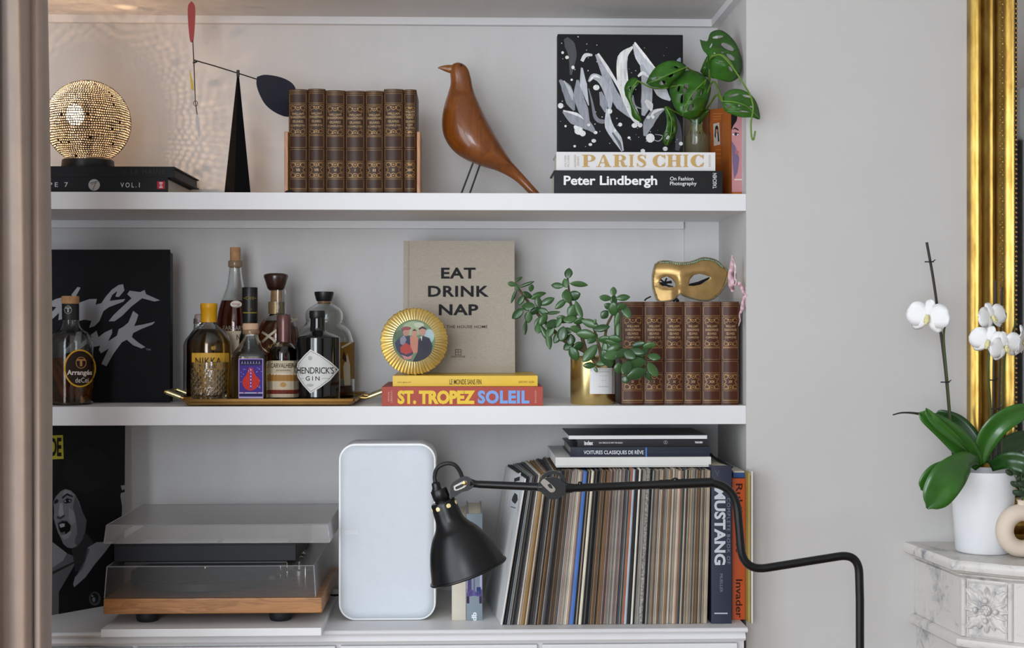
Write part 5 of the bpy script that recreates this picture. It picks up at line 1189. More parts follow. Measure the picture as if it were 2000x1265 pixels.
# clear acrylic lid on top
y3 = -.09; zl0, zl1 = zb+.0035, PZ(1025, 420, y3); Xa, Xb = PX(203, y3), PX(643.5, y3)
t = thing('clear_lid', 'shallow clear acrylic cover lying on top of the black component', 'cover', ((Xa+Xb)/2, .08, zl0))
M_clear = thin('clear_acrylic', (.88, .87, .86), 1.35, .35, .3, '#c9c3be')
P('shell', open_box(Xa, Xb, y3, .235, zl0, zl1, .003), M_clear, t); edge_bars(t, Xa, Xb, y3, .235, zl0+.001, zl1)

# white speaker
ys = .0; X0, X1 = PX(660.5, ys), PX(851.5, ys); z0, z1 = ZL+.0004, PZ(865.5, 756, ys); xm, zmid = (X0+X1)/2, (z0+z1)/2
t = thing('speaker', 'tall white rounded loudspeaker standing upright beside the turntable', 'speaker', (xm, ys+.07, ZL))
def rrect(w, h, r, y, n=8, dx=0):
    o = []
    for sx, sz, a in ((1, 1, 0), (-1, 1, 90), (-1, -1, 180), (1, -1, 270)):
        o += [V((xm+dx+sx*(w-r)+r*cos(R(a+90*k/n)), y, zmid+sz*(h-r)+r*sin(R(a+90*k/n)))) for k in range(n+1)]
    return o
w, h = (X1-X0)/2, (z1-z0)/2
def bow(ring, k): return ring
bm = bmesh.new(); loft(bm, [rrect(w-.004, h-.004, .03, ys+.003), rrect(w-.001, h-.001, .034, ys+.004), rrect(w, h, .036, ys+.01), rrect(w, h, .036, ys+.1), rrect(w-.006, h-.006, .032, ys+.142), rrect(w-.012, h-.012, .028, ys+.148)])
P('body', bm, mat('white_plastic', '#f1f1f0', .35, var=.01), t, 40)
bm = bmesh.new(); loft(bm, [rrect(w-.0045, h-.0045, .03, ys+.0035), rrect(w-.005, h-.005, .03, ys+.0012), rrect(w-.02, h-.02, .02, ys-.001), rrect(w-.05, h-.06, .01, ys-.0018)])
P('grille', bm, mat('speaker_grille', '#d3d9e0', .6, var=.015, vs=60, bump=.25, bs=1500), t, 80)
lettering(t, [('SONOS', (668, 1035, 698, 1042), .0, 0, 1.15)], y_map(ys-.0012), '#f3f3f3', e=.0008)
bm = bmesh.new(); tube(bm, catmull([W(600, 1150, .2), W(635, 1160, .2), W(652, 1162, .19), W(680, 1160, .155)], 5), .0022, 8)
solo('power_cord', bm, M_black, 'thin black power cord running from the turntable to the white speaker', 'cord', smooth=60)

# two books behind the lamp shade
yf = .0
t, mp = book_up('cream_book', 'cream book standing next to the white speaker, behind the lamp shade', PX(882.5, yf), PX(910, yf), yf, ZL+.0003, PZ(1010, 896, yf), .2, mat('cream_cover', '#cdc6b4', .6), bulge=.002)
t, mp = book_up('photo_book', 'book with a violet city photograph on a grey spine, behind the lamp shade', PX(910.8, yf), PX(942, yf), yf, ZL+.0003, PZ(1003, 925, yf), .21, mat('slate_cover', '#7c8a93', .5), bulge=.001)
bm = bmesh.new()
flat_print('spine_print', t, [('#b3aed0', rect(911.5, 1090, 941.2, 1178)), ('#8f86b8', rect(911.5, 1150, 941.2, 1164)), ('#352748', rect(911.5, 1162, 941.2, 1178)), ('#4a4170', [(913, 1162), (913, 1130), (917, 1130), (918, 1110), (920, 1110), (921, 1162)]), ('#6a5f98', [(924, 1162), (926, 1105), (928, 1162)]), ('#2f3f70', rect(931, 1146, 939, 1160)), ('#584c86', [(911.5, 1158), (920, 1150), (930, 1156), (941, 1150), (941, 1164), (911.5, 1164)])], mp, .0004, .00006)
lettering(t, [('db', (921, 1195, 931, 1212), .04, 90)], mp, '#e6e9ec')

# the row of records
rnd = random.Random(21)
PAL = [('black', ['#1a1a1c', '#222224', '#2a292a']), ('charcoal', ['#45423f', '#504c48', '#555356']), ('grey', ['#8d887f', '#9c968c', '#7f7b76', '#a5a099']), ('tan', ['#a89580', '#9d8b76', '#b8a690', '#93826c']), ('brown', ['#75604c', '#80664c', '#685442', '#8a6a48']), ('cream', ['#d3cab8', '#c8bfae', '#ddd6c8']), ('blue-grey', ['#6a757d', '#7b868c', '#56616a']), ('rose', ['#a0857c', '#ad9187', '#927068'])]
CN = dict(PAL)
def at(s): return 978+402*s
wts = []
def pick(s):
    x = at(s); r = rnd.random
    if x < 1000: c = ['cream', 'black', 'blue-grey', 'grey']
    elif x < 1030: c = ['tan', 'brown', 'cream', 'charcoal']
    elif x < 1090: c = ['charcoal', 'black', 'brown', 'grey', 'charcoal']
    elif x < 1112: c = ['rose', 'grey', 'charcoal', 'cream']
    elif x < 1165: c = ['brown', 'tan', 'charcoal', 'black']
    elif x < 1225: c = ['grey', 'rose', 'charcoal', 'blue-grey', 'grey']
    elif x < 1262: c = ['black', 'charcoal', 'cream', 'grey']
    elif x < 1300: c = ['tan', 'grey', 'cream', 'brown']
    else: c = ['tan', 'grey', 'grey', 'charcoal', 'rose', 'cream', 'brown', 'tan']
    return rnd.choice(c)
SPEC = [(.0, 'cream', '#d9d8d6', 1.2), (.012, 'black', '#121214', 1.6), (.335, 'blue', '#4a73b8', 2.6), (.362, 'ivory', '#dcd3bd', 1.9), (.10, 'ochre', '#96703a', 1.6), (.60, 'pale blue', '#aeb9c6', 1.6), (.615, 'ink', '#101114', 1.8), (.66, 'speckled', '#8d8a84', 2.4), (.585, 'orange', '#b5643a', 1.1), (.82, 'beige', '#bfae9a', 1.8), (.845, 'teal', '#1f3f4c', 1.3)]
recs = []; s = 0
N = 130
sp = sorted(SPEC); k = 0
while len(recs) < N:
    frac = len(recs)/N
    if k < len(sp) and frac >= sp[k][0]: recs.append((sp[k][1], sp[k][2], sp[k][3])); k += 1
    else:
        c = pick(frac); recs.append((c, rnd.choice(CN[c]), rnd.uniform(.55, 1.35)))
tot = sum(r[2] for r in recs); cnt = {}
SPL = {'cream': 'cream', 'blue': 'wide bright blue record sleeve in the leaning row of records', 'ivory': 'wide ivory record sleeve touching the bright blue one', 'ochre': 'ochre brown record sleeve in the leaning part of the row', 'pale blue': 'pale blue record sleeve in the middle of the row beside a black one',
       'ink': 'black glossy record sleeve between the pale blue and speckled ones', 'speckled': 'black and white speckled thick record sleeve in the row', 'orange': 'faded orange record sleeve before the pale blue one', 'beige': 'wide worn beige record sleeve next to a dark teal one', 'teal': 'dark teal record sleeve next to the wide beige one'}
M_spk = mat('speckle', '#8d8a84', .6, var=.8, vs=260)
sl = 0; YR = -.048
for i, (cn, hx, wd) in enumerate(recs):
    u0, u1 = sl/tot, (sl+wd)/tot; sl += wd
    def xb(u): return 978+u*403
    def xt(u): return 1025+u*363-6*sin(pi*min(1, u*1.15))*(u < .87)
    jy = rnd.uniform(-.0025, .0025); jz = rnd.uniform(-.003, .0015)
    fan = max(0, 1-u0/.16); dxb = -.030*fan; yy = YR+jy+.004*fan
    hgt = .3125+jz-(.012*fan)
    if i == 0: yy = YR-.001
    zt = ZL+hgt*cos(R(8*(1-u0)))+.0006
    xs_ = [PX(xb(u0), yy)+.0001, PX(xb(u1), yy)-.0003]; xt_ = [PX(xt(u0), yy)+.0001, PX(xt(u1), yy)-.0003]
    z0 = ZL+.0006; D = .305
    fr = [V((xs_[0], yy, z0)), V((xs_[1], yy, z0)), V((xt_[1], yy, zt)), V((xt_[0], yy, zt))]
    cx_ = (xs_[0]+xs_[1])/2
    bm = bmesh.new(); a = [bm.verts.new(p) for p in fr]; b = [bm.verts.new(p+V((dxb, D, -.004*fan*(j > 1)))) for j, p in enumerate(fr)]
    m0 = bm.verts.new((fr[0]+fr[1])/2+V((0, -.0009, 0))); m1 = bm.verts.new((fr[2]+fr[3])/2+V((0, -.0009, 0)))
    bm.faces.new((a[0], m0, m1, a[3])); bm.faces.new((m0, a[1], a[2], m1)); bm.faces.new(b[::-1])
    bm.faces.new((a[1], b[1], b[2], a[2])); bm.faces.new((a[0], a[3], b[3], b[0])); bm.faces.new((a[3], m1, a[2], b[2], b[3])); bm.faces.new((a[0], b[0], b[1], a[1], m0))
    m = M_spk if cn == 'speckled' else mat('sleeve_'+cn.replace(' ', '_'), hx, .7, var=.16, vs=40, stretch=(1, 1, .35))
    if i == 0: lb = 'pale white record sleeve with a small sticker, its whole side facing the lamp'
    elif i == 1 : lb = 'black record sleeve directly behind the stickered white one'
    elif cn in SPL and cn != 'cream': lb = SPL[cn]
    else:
        cnt[cn] = cnt.get(cn, 0)+1; lb = 'thin %s record sleeve, %s %s one counted from the lamp shade' % (cn, ordinal(cnt[cn]), cn)
    if i == 0:
        t = thing('record', lb, 'record', (cx_, yy+.15, ZL), 'vinyl records'); P('sleeve', bm, m, t)
        pn = (fr[3]-fr[0]).cross(V((dxb, D, 0))).normalized(); mp = plane_map(fr[0], pn)
        q = [(1000+x/2.7, 905+y/2.7) for x, y in ()]
        stk = [(1005, 928), (1018, 922), (1016, 962), (1011, 1000), (995, 994), (999, 960)]
        flat_print('sticker', t, [('#d9dce0', stk), ('#2a2a2c', [(1005, 934), (1016, 930), (1015.5, 938), (1004.5, 941)]), ('#3a3a3c', [(1002, 970), (1006, 962), (1011, 966), (1012, 976), (1007, 984), (1002, 980), (1000, 976)]), ('#77787a', [(998, 988), (1008, 991), (1008, 993), (998, 990)])], mp, .0006, .0001)
    else:
        solo('record', bm, m, lb, 'record', 'vinyl records')

# pile lying on the records
zr = ZL+.3125+.0025; yf = -.02
z0 = max(zr, PZ(914, 1235, yf)); z1 = PZ(892.5, 1235, yf)
t = thing('white_box', 'flat white box lying directly on top of the records', 'box', (PX(1237, yf), yf+.14, z0))
P('lid', BX(PX(1085, yf), PX(1389, yf), yf, yf+.28, z0+.003, z1), mat('white_card', '#dedcd8', .6, var=.02), t, bevel=.0008)
P('base', BX(PX(1085, yf)+.0015, PX(1389, yf)-.0015, yf+.0015, yf+.278, z0, z0+.003), mat('white_card2', '#cfccc6', .6), t)
y1_ = -.01; za = z1+.0003; zb = PZ(872.5, 1250, y1_)
t, mp = book_flat('navy_book', 'navy classic car book with white spine title on the white box', PX(1114, y1_), PX(1386.5, y1_), y1_, za, zb, .24, mat('navy_cover', '#151d30', .35, var=.08), mat('paper_grey', '#8f8d88', .8))
lettering(t, [('VOITURES CLASSIQUES DE RÊVE', (1140, 877.5, 1257, 888), .012)], mp, '#dcdde0')
lettering(t, [('Prestigieuses voitures anciennes de collection', (1267, 880.5, 1374, 885), 0), ('LES', (1126.5, 877, 1132.5, 888), .01, 90)], mp, '#3f4657', 'small_lettering')
flat_print('blue_mark', t, [('#4a7ac0', rect(1260.5, 873.5, 1263.5, 893))], mp)
y2_ = -.005; zc_ = PZ(857, 1250, y2_)
t, mp = book_flat('black_slim_book', 'slim black book above the navy one with a white index title', PX(1128, y2_), PX(1382, y2_), y2_, zb+.0003, zc_, .2, mat('slim_black', '#1d1c20', .3, var=.08), mat('paper_dark', '#3b3a3c', .8))
lettering(t, [('index', (1141, 860.5, 1158.5, 869), .04), ('UN SIECLE D’ART EN BLEU', (1170, 862.8, 1216, 865.8), .01), ('TASCHEN', (1357, 861.5, 1372, 865.5), .05)], mp, '#dcdcde')
flat_print('emblem', t, [('#77777a', [ell(1300, 863.5, 4.2, 3.8, 16), ell(1300, 863.5, 3, 2.6, 16)]), ('#77777a', rect(1299, 861, 1301, 866))], mp)
y3_ = -.01; zd = PZ(849.5, 1250, y3_)
t = thing('magazine', 'dark-covered glossy magazine lying topmost on the pile above the records', 'magazine', (PX(1245, y3_), .1, zc_))
P('page_block', BX(PX(1111, y3_), PX(1381, y3_), y3_, .19, zc_+.0004, zd-.0006), mat('glossy_page_edge', '#d5d6d6', .4, var=.1, vs=30, stretch=(1, 1, 60)), t)
P('cover', BX(PX(1110.5, y3_), PX(1381.5, y3_), y3_-.0004, .191, zd-.0006, zd), mat('charcoal_cover', '#39393a', .3, var=.15), t)

# books at the right end of the lower shelf
yf = -.05
t, mp = book_up('navy_car_book', 'thick dark navy book with big vertical silver lettering at the end of the records', PX(1389.5, yf), PX(1429.5, yf), yf, ZL+.0003, PZ(909, 1409, yf), .27, mat('navy_cloth', '#22273a', .5, var=.06, bump=.1, bs=500), bulge=.001)
lettering(t, [('MUSTANG', (1395, 952, 1417, 1103), .035, -90, 1.02)], mp, '#c3c6cc')
lettering(t, [('COMPLETE BOOK OF', (1419.5, 972, 1426, 1101), .0, -90, 1.2), ('MUELLER', (1406, 1120, 1411.5, 1156), 0, -90)], mp, '#7d8392', 'small_lettering')
flat_print('silver_mark', t, [('#b4b7bd', rect(1395, 1196, 1421, 1198.5)), ('#4a5062', [(1396, 918), (1401, 930), (1406, 918), (1404, 918), (1401, 925), (1398, 918)])], mp)
yf = -.012
t, mp = book_up('orange_art_book', 'bright orange book with black vertical title next to the navy one', PX(1430.2, yf), PX(1455.5, yf), yf, ZL+.0003, PZ(934, 1443, yf), .25, mat('vivid_orange', '#c9541e', .5, var=.05), bulge=.001)
lettering(t, [('Rubikcubist', (1437, 944, 1450, 1078), .012, -90), ('Invader', (1437, 1131, 1450, 1206), .012, -90)], mp, '#3a1a10')
for i, (a, b, c, lb, yy, top) in enumerate(((1456, 1459.3, '#b29a52', 'thin mustard booklet beside the orange book', -.012, 920), (1459.6, 1461.8, '#7a6a42', 'very thin olive booklet between the mustard and white ones', -.016, 926), (1462, 1464.6, '#d9d6cf', 'thin white booklet at the very end of the row', -.02, 917))):
    X0, X1 = PX(a, yy), PX(b, yy); t = thing('booklet', lb, 'booklet', ((X0+X1)/2, yy+.1, ZL), 'thin booklets at the row end')
    X1b = min(X1, XR-.0005); 
    bm = bmesh.new(); fr = [V((X0, yy-.0, ZL+.0005)), V((X1, yy, ZL+.0005)), V((X1, yy, PZ(top, a, yy))), V((X0, yy, PZ(top, a, yy)))]
    P('cover', BX(X0, X1, yy-.03, -.002, ZL+.0005, PZ(top, a, yy)), mat('booklet_cover', c, .6, var=.08), t)
yf = .02
t, mp = book_up('blue_book', 'low blue book peeking out above the orange one', PX(1431, yf)+.006, PX(1455, yf)+.004, yf+.3, ZL+.0003, PZ(922, 1443, yf), .001, mat('blue_cover', '#27508f', .5)) if False else (None, None)
bm = bmesh.new(); X0, X1 = PX(1430, 0)+.001, PX(1455, 0)-.001; zz = PZ(934, 1443, -.012)+.0006
t = thing('blue_booklet', 'blue booklet with white rim lying on top of the orange book', 'booklet', ((X0+X1)/2, .09, zz))
P('cover', BX(X0, X1, -.005, .2, zz, zz+.0105), mat('blue_cover', '#27508f', .5), t, bevel=.0006); P('page_block', BX(X0+.001, X1-.001, -.0035, .199, zz+.0106, zz+.0135), M_page, t)
bm = bmesh.new(); tube(bm, catmull([W(1388, 886, .12), W(1400, 898, .06), W(1418, 906, .0), W(1430, 912, -.035)], 5), .0022, 8)
solo('cable', bm, M_black, 'thin black cable draped from the pile over the navy car book', 'cord', smooth=60)

# ------------------------------------------------------------------ articulated floor lamp in front of the shelves
YL = -.36; s_ = S(900, YL)
t = thing('floor_lamp', 'matte black articulated floor lamp with a bell shade reaching before the records', 'floor lamp', (PX(1679, YL), YL, 0))
M_lamp = mat('lamp_black', '#0c0d0f', .34, spec=.4, var=.05, bump=.03, bs=600)
A0, E0 = W(866, 982, YL), W(915, 1117, YL); ax = (E0-A0).normalized(); LL = (E0-A0).length/143.6
prof = catmull([V((*p, 0)) for p in ((23, -4), (25, 0), (26, 12), (27, 28), (29, 38), (36, 50), (46, 62), (57, 82), (66, 106), (72, 128), (75.5, 140))], 4)
bm = bmesh.new(); outer_ = [(p.x*LL, p.y*LL) for p in prof]; inner_ = [((p.x-1.6)*LL, (p.y)*LL) for p in prof][::-1]
lip = [(78*LL, 140.5*LL), (79*LL, 143*LL), (77.5*LL, 145*LL), (74*LL, 143.5*LL)]
lathe_axis(bm, A0, ax, outer_+lip+inner_[:-3], 64); sh = P('shade', bm, M_lamp, t, 50)
u = ax.cross(V((0, 1, 0))).normalized(); w_ = ax.cross(u)
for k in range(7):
    a = R(51.43*k+18); d = u*cos(a)+w_*sin(a); bm = bmesh.new(); lathe_axis(bm, A0+ax*(6*LL)+d*(25.0*LL), d, [(4.6*LL, 0), (4.6*LL, .6*LL), (3*LL, 1.1*LL)], 14); P('vent_glow_disc', bm, mat('vent_glow_color', '#ffe7a6', .3, .2, var=.02), sh, 40)  # solid discs, pale colour imitates light showing through vent holes
bm = bmesh.new(); lathe_axis(bm, A0, ax, [(15*LL, -29*LL), (16.5*LL, -27*LL), (16.5*LL, -10*LL), (15*LL, -8*LL), (15*LL, -3*LL), (22*LL, -3.5*LL)], 32); P('socket_cap', bm, M_lamp, t, 40)
bm = bmesh.new(); c0 = W(854, 958, YL); lathe_axis(bm, c0, W(851, 942, YL)-c0, [(10.5*LL, -3*LL), (10.5*LL, 3*LL), (8.5*LL, 6*LL), (8.5*LL, 15*LL), (5*LL, 18*LL)], 24); P('cable_gland', bm, M_lamp, t, 40)
bm = bmesh.new(); tube(bm, catmull([W(851, 946, YL), W(849, 930, YL), W(854, 914, YL-.004), (W(870, 905, YL-.008)), W(887, 907, YL-.008), W(898, 920, YL-.004), W(904, 936, YL)], 6), 4*LL, 10); P('cable', bm, mat('black_cable', '#151416', .6), t, 60)
def plate(name, pts, th, m, par=t, Y=YL, dy=0):
    q = catmull([V((*p, 0)) for p in pts+[pts[0]]], 3)[:-1]; bm = bmesh.new(); a = [W(p.x, p.y, Y) for p in q]
    loft(bm, [[p+V((0, dy-th/2, 0)) for p in a], [p+V((0, dy+th/2, 0)) for p in a]]); return P(name, bm, m, par, bevel=0)
plate('shade_bracket', [(880, 946), (884, 942), (896, 935), (902, 930), (914, 931), (924, 940), (924, 950), (914, 957), (902, 960), (890, 968), (881, 970), (879, 958)], .014, M_lamp)
plate('chrome_hinge', [(886, 948), (903, 939), (911, 938), (912, 944), (906, 951), (889, 957)], .002, M_chrome, t, YL, -.0085); plate('hinge_slot', [(889.5, 949), (904, 943), (905, 948), (891, 954)], .002, M_lamp, t, YL, -.0096)
bm = bmesh.new(); lathe_axis(bm, W(908, 942, YL)+V((0, -.0096, 0)), V((0, -1, 0)), [(4.2*LL, 0), (4.2*LL, .002), (2*LL, .003)], 14); P('hinge_screw', bm, M_brass, t, 40)
bm = bmesh.new(); tube(bm, [W(918, 943, YL), W(930, 945, YL), W(936, 945.5, YL), W(1050, 950.5, YL), W(1058, 951, YL)], [9*LL, 7*LL, 7.4*LL, 8.2*LL, 9.5*LL], 16); P('arm', bm, M_lamp, t, 60)
def ring_plate(name, c, r0, r1, th, sq):
    bm = bmesh.new(); n = 40; rg = []
    for r, dy in ((r1, -th/2), (r0, -th/2), (r0, th/2), (r1, th/2), (r1, -th/2)): rg.append([c+V((r*sq*cos(2*pi*k/n), dy, r*sin(2*pi*k/n))) for k in range(n)])
    loft(bm, rg, cap=False); bmesh.ops.remove_doubles(bm, verts=bm.verts, dist=1e-5); return P(name, bm, M_lamp, t, 40)
jc = W(1080, 946, YL); ring_plate('joint_ring', jc+V((0, .004, 0)), 20.5*LL, 27*LL, .012, 1.0)
plate('joint_plate', [(1050, 944), (1066, 934), (1082, 931), (1094, 936), (1108, 946), (1116, 950), (1108, 958), (1096, 969), (1084, 974), (1070, 972), (1060, 962), (1050, 956)], .015, M_lamp)
plate('chrome_link', [(1058, 936), (1064, 934), (1082, 950), (1083, 957), (1077, 960), (1071, 957), (1056, 942)], .003, M_chrome, t, YL, -.0095)
plate('link_slot', [(1068, 945), (1074, 943), (1079, 952), (1073, 951)], .003, M_lamp, t, YL, -.0106)
bm = bmesh.new(); tube(bm, [W(1104, 953, YL), W(1112, 953, YL), W(1122, 952.5, YL), W(1290, 946, YL)], [11*LL, 10*LL, 8*LL, 8.3*LL], 16); P('arm', bm, M_lamp, t, 60)
for x, y, r in ((1133, 944, 4.5), (1319, 936.5, 6), (1334, 938, 3.5)):
    bm = bmesh.new(); lathe_axis(bm, W(x, y+5, YL), V((0, 0, 1)), [(r*LL, 0), (r*LL, 7*LL), (r*.6*LL, 9*LL)], 14); P('set_screw', bm, M_lamp, t, 40)
def fillet(pts, rads, n=8):
    o = [V(pts[0])]
    for i in range(1, len(pts)-1):
        p, a, b = V(pts[i]), V(pts[i-1]), V(pts[i+1]); d1 = (a-p).normalized(); d2 = (b-p).normalized(); r = rads[i-1]
        for k in range(n+1):
            f = k/n; o.append((p+d1*r)*(1-f)**2+p*(2*f*(1-f))+(p+d2*r)*f*f)
    o.append(V(pts[-1])); return o
floor_pt = W(1681, 1265, YL); floor_pt.z = .02
pts = [W(1284, 946.5, YL), W(1436, 940, YL), W(1451, 1116, YL), W(1677, 1080, YL), W(1679.5, 1170, YL), V((PX(1680, YL), YL, .02))]
q = fillet(pts, [62*LL, 48*LL, 40*LL, 1*LL], 10)
bm = bmesh.new(); tube(bm, q, 8.3*LL, 16); P('bent_tube', bm, M_lamp, t, 60)
bm = bmesh.new(); tube(bm, [W(1288, 946.2, YL), W(1392, 941.8, YL)], 9.6*LL, 16); P('sleeve', bm, M_lamp, t, 60)
bm = bmesh.new(); lathe(bm, PX(1680, YL), YL, [(.13, .0003), (.13, .012), (.12, .018), (.02, .02), (.018, .05), (.012, .055)], 48); P('base', bm, M_lamp, t, 40)

# ------------------------------------------------------------------ marble mantelpiece
A = W(1763, 1052, 0); A.y = -.0006; B = W(1859, 1087, -.227); Cc = W(1976, 1098, -.296); ZMT = .9985
polyS = [(B.x, B.y), (Cc.x, Cc.y), (Cc.x+.06, Cc.y-.028), (Cc.x+.5, Cc.y-.028), (Cc.x+.5, -.0006), (A.x, -.0006)]
t = thing('mantelpiece', 'carved white marble fireplace mantel with a rosette block under the orchid', 'fireplace', (Cc.x, -.15, 0))
def stack(name, prof, m=M_marble, par=t, poly=polyS, smooth=40):
    bm = bmesh.new()
    def ins(d):
        q = inset(poly, d)          # keep the back edge on the wall
        n = len(q); q = [list(p) for p in q]
        for i in (n-1, n-2): q[i][1] = -.0006
        return q
    loft(bm, [[V((x, y, z)) for x, y in ins(d)] for d, z in prof]); return P(name, bm, m, par, smooth)
zt = ZMT
stack('mantel_shelf', [(.004, zt-.021), (.0015, zt-.019), (0, zt-.011), (.0015, zt-.003), (.004, zt)])
stack('moulding', [(.026, zt-.036), (.024, zt-.034), (.020, zt-.031), (.019, zt-.030), (.019, zt-.0285), (.012, zt-.0245), (.010, zt-.023), (.010, zt-.021)])
stack('frieze_block', [(.022, zt-.147), (.022, zt-.036)])
stack('torus_moulding', [(.024, zt-.171), (.018, zt-.170), (.0125, zt-.166), (.011, zt-.159), (.0125, zt-.152), (.018, zt-.148), (.024, zt-.147)])
stack('jamb', [(.026, .12), (.026, zt-.171)]); stack('plinth', [(.01, 0.0005), (.01, .115), (.018, .12)])
bp = inset(polyS, .022); b0, b1 = V((*bp[0], 0)), V((*bp[1], 0)); e1 = (b1-b0).normalized(); nn = V((e1.y, -e1.x, 0)); nn = nn if nn.y < 0 else -nn; mid = (b0+b1)/2; wB = (b1-b0).length
for d in (0.006, wB-.006):
    bm = bmesh.new(); c = b0+e1*d; tube(bm, [c+V((0, 0, zt-.146)), c+V((0, 0, zt-.037))], .0058, 10); P('corner_bead', bm, M_marble, t, 60)
zc0 = zt-.0925; rose = None
fr_ = [V((0, 0, 0))]
def fp(a, r, h): return mid+e1*(r*cos(a))+V((0, 0, zc0+r*sin(a)))+nn*h
bm = bmesh.new(); hw, hh = wB/2-.014, .051
for a, b in (((-hw, -hh), (hw, -hh)), ((hw, -hh), (hw, hh)), ((hw, hh), (-hw, hh)), ((-hw, hh), (-hw, -hh))):
    tube(bm, [mid+e1*a[0]+V((0, 0, zc0+a[1])), mid+e1*b[0]+V((0, 0, zc0+b[1]))], .0022, 6)
P('panel_border', bm, M_marble, t, 60)
def petal(a, r0, r1, w, h, name='carved_leaf', lobes=0):
    bm = bmesh.new(); n = 10; rings = []
    for i in range(n+1):
        s = i/n; r = r0+(r1-r0)*s; ww = w*(sin(pi*(.12+.86*s)))**.7*(1+.22*lobes*sin(s*pi*5)); hhh = h*(.4+.8*s-.75*s*s*s)
        d = V((0, 0, 0)); ct = e1*cos(a)+V((0, 0, sin(a))); sd = e1*(-sin(a))+V((0, 0, cos(a)))
        base_ = mid+V((0, 0, zc0))+ct*r
        rings.append([base_+sd*(ww*q)+nn*(hhh*(1-.55*(abs(q)-.0)**2) if abs(q) < .99 else -.001)+nn*(-.35*hhh if abs(q) < .05 else 0) for q in (-1, -.7, -.35, 0, .35, .7, 1)])
    loft(bm, rings, close=False); P(name, bm, M_marble, rs, 60)
rs_bm = bmesh.new(); lathe_axis(rs_bm, mid+V((0, 0, zc0)), nn, [(.010, -.001), (.011, .006), (.009, .011), (.003, .013)], 20)
rs = P('rosette', rs_bm, M_marble, t, 40)
for k in range(8): petal(k*pi/4+pi/8, .008, .040, .0085, .010, lobes=1)
for k in range(4): petal(k*pi/2+pi/4, .012, .054, .012, .010, lobes=1)
for k in range(4): petal(k*pi/2, .010, .043, .009, .011, lobes=1)
for k in range(4):
    bm = bmesh.new(); ball(bm, fp(k*pi/2, .019, .011), .0055, seg=10, rings=8); P('bead', bm, M_marble, rs, 60)
for k in range(6):
    bm = bmesh.new(); ball(bm, fp(k*pi/3, .0055, .0125), .0032, seg=8, rings=6); P('seed', bm, M_marble, rs, 60)

# ------------------------------------------------------------------ gilt mirror
x0 = PX(1898, -.03); x1 = PX(1989, -.03); mz0, mz1 = ZMT+.0005, 2.62; wdt = x1-x0; XM2 = x0+1.15
t = thing('gilt_mirror', 'tall antique mirror in a wide gold moulded frame standing on the mantel', 'mirror', ((x0+XM2)/2, -.02, mz0))
prf = [(0, -.001), (0, -.022), (.004, -.026), (.012, -.03), (.018, -.030), (.022, -.024), (.025, -.028), (.031, -.040), (.038, -.044), (.043, -.041), (.047, -.034), (.055, -.030), (.065, -.029), (.073, -.031), (.080, -.037), (.085, -.038), (.089, -.032), (.0905, -.022), (.0905, -.001)]
k = wdt/.0965
def side(name, corners, m):
    bm = bmesh.new(); loft(bm, [[f(d*k, y) for d, y in prf] for f in corners]); return P(name, bm, m, t, 35)
c00 = lambda d, y: V((x0+d, y, mz0+d)); c01 = lambda d, y: V((x0+d, y, mz1-d)); c11 = lambda d, y: V((XM2-d, y, mz1-d)); c10 = lambda d, y: V((XM2-d, y, mz0+d))
def goldm(name):
    m, nt, b = new_mat(name); b.inputs['Metallic'].default_value = 1; b.inputs['Roughness'].default_value = .3
    f, _ = noise_fac(nt, 14, (6, 1, 1), 6); nt.links.new(ramp(nt, f, [(.3, '#8a6530'), (.5, '#a98844'), (.7, '#bd9f58')]), b.inputs['Base Color'])
    g, _ = noise_fac(nt, 90, (1, 1, 1), 4); add_bump(nt, b, g, .12); return m
M_gm = goldm('aged_gilding')
side('frame_moulding', (c00, c01), M_gm); side('frame_moulding', (c01, c11), M_gm); side('frame_moulding', (c11, c10), M_gm); side('frame_moulding', (c10, c00), M_gm)
bm = bmesh.new(); n = 26; 
def lz(i): return .9+i
rnd = random.Random(6)
zz = mz0+.02
while zz < mz1-.1:          # pressed leaf ornament down the flat of the frame
    for dx, dz, a, r in ((0, 0, .3, .006), (-.006, .006, 1.0, .004), (.006, .008, -1.0, .004), (0, .014, 0, .0035), (-.005, .019, -.8, .003), (.005, .019, .8, .003)):
        ball(bm, V((x0+.06*k+dx, -.0292, zz+dz)), r*.55, .0011, r, 6, 4, Matrix.Rotation(a, 3, 'Y'))
    zz += .027
P('pressed_ornament', bm, mat('ornament_gilt', '#a8854a', .38, 1, var=.2), t, 60, kind='stuff')
bm = bmesh.new(); step = 9.4*S(1985, 0); zz = mz0+.09
while zz < mz1-.09: ball(bm, V((x0+.0937*k, -.024, zz)), .0036, seg=8, rings=6); zz += step
P('bead_course', bm, mat('bead_gilt', '#b99a5a', .3, 1, var=.1), t, 60, kind='stuff')
P('rebate', BX(x0+.0903*k, x0+.0975*k, -.02, -.006, mz0+.08, mz1-.08), mat('dark_rebate', '#2b1a0a', .7), t)
P('glass', BX(x0+.09*k, XM2-.09*k, -.011, -.007, mz0+.08, mz1-.08), mat('mirror_silver', '#d9dadb', .02, 1, var=.01), t)
P('back_board', BX(x0+.01, XM2-.01, -.006, -.001, mz0+.01, mz1-.01), M_be, t)

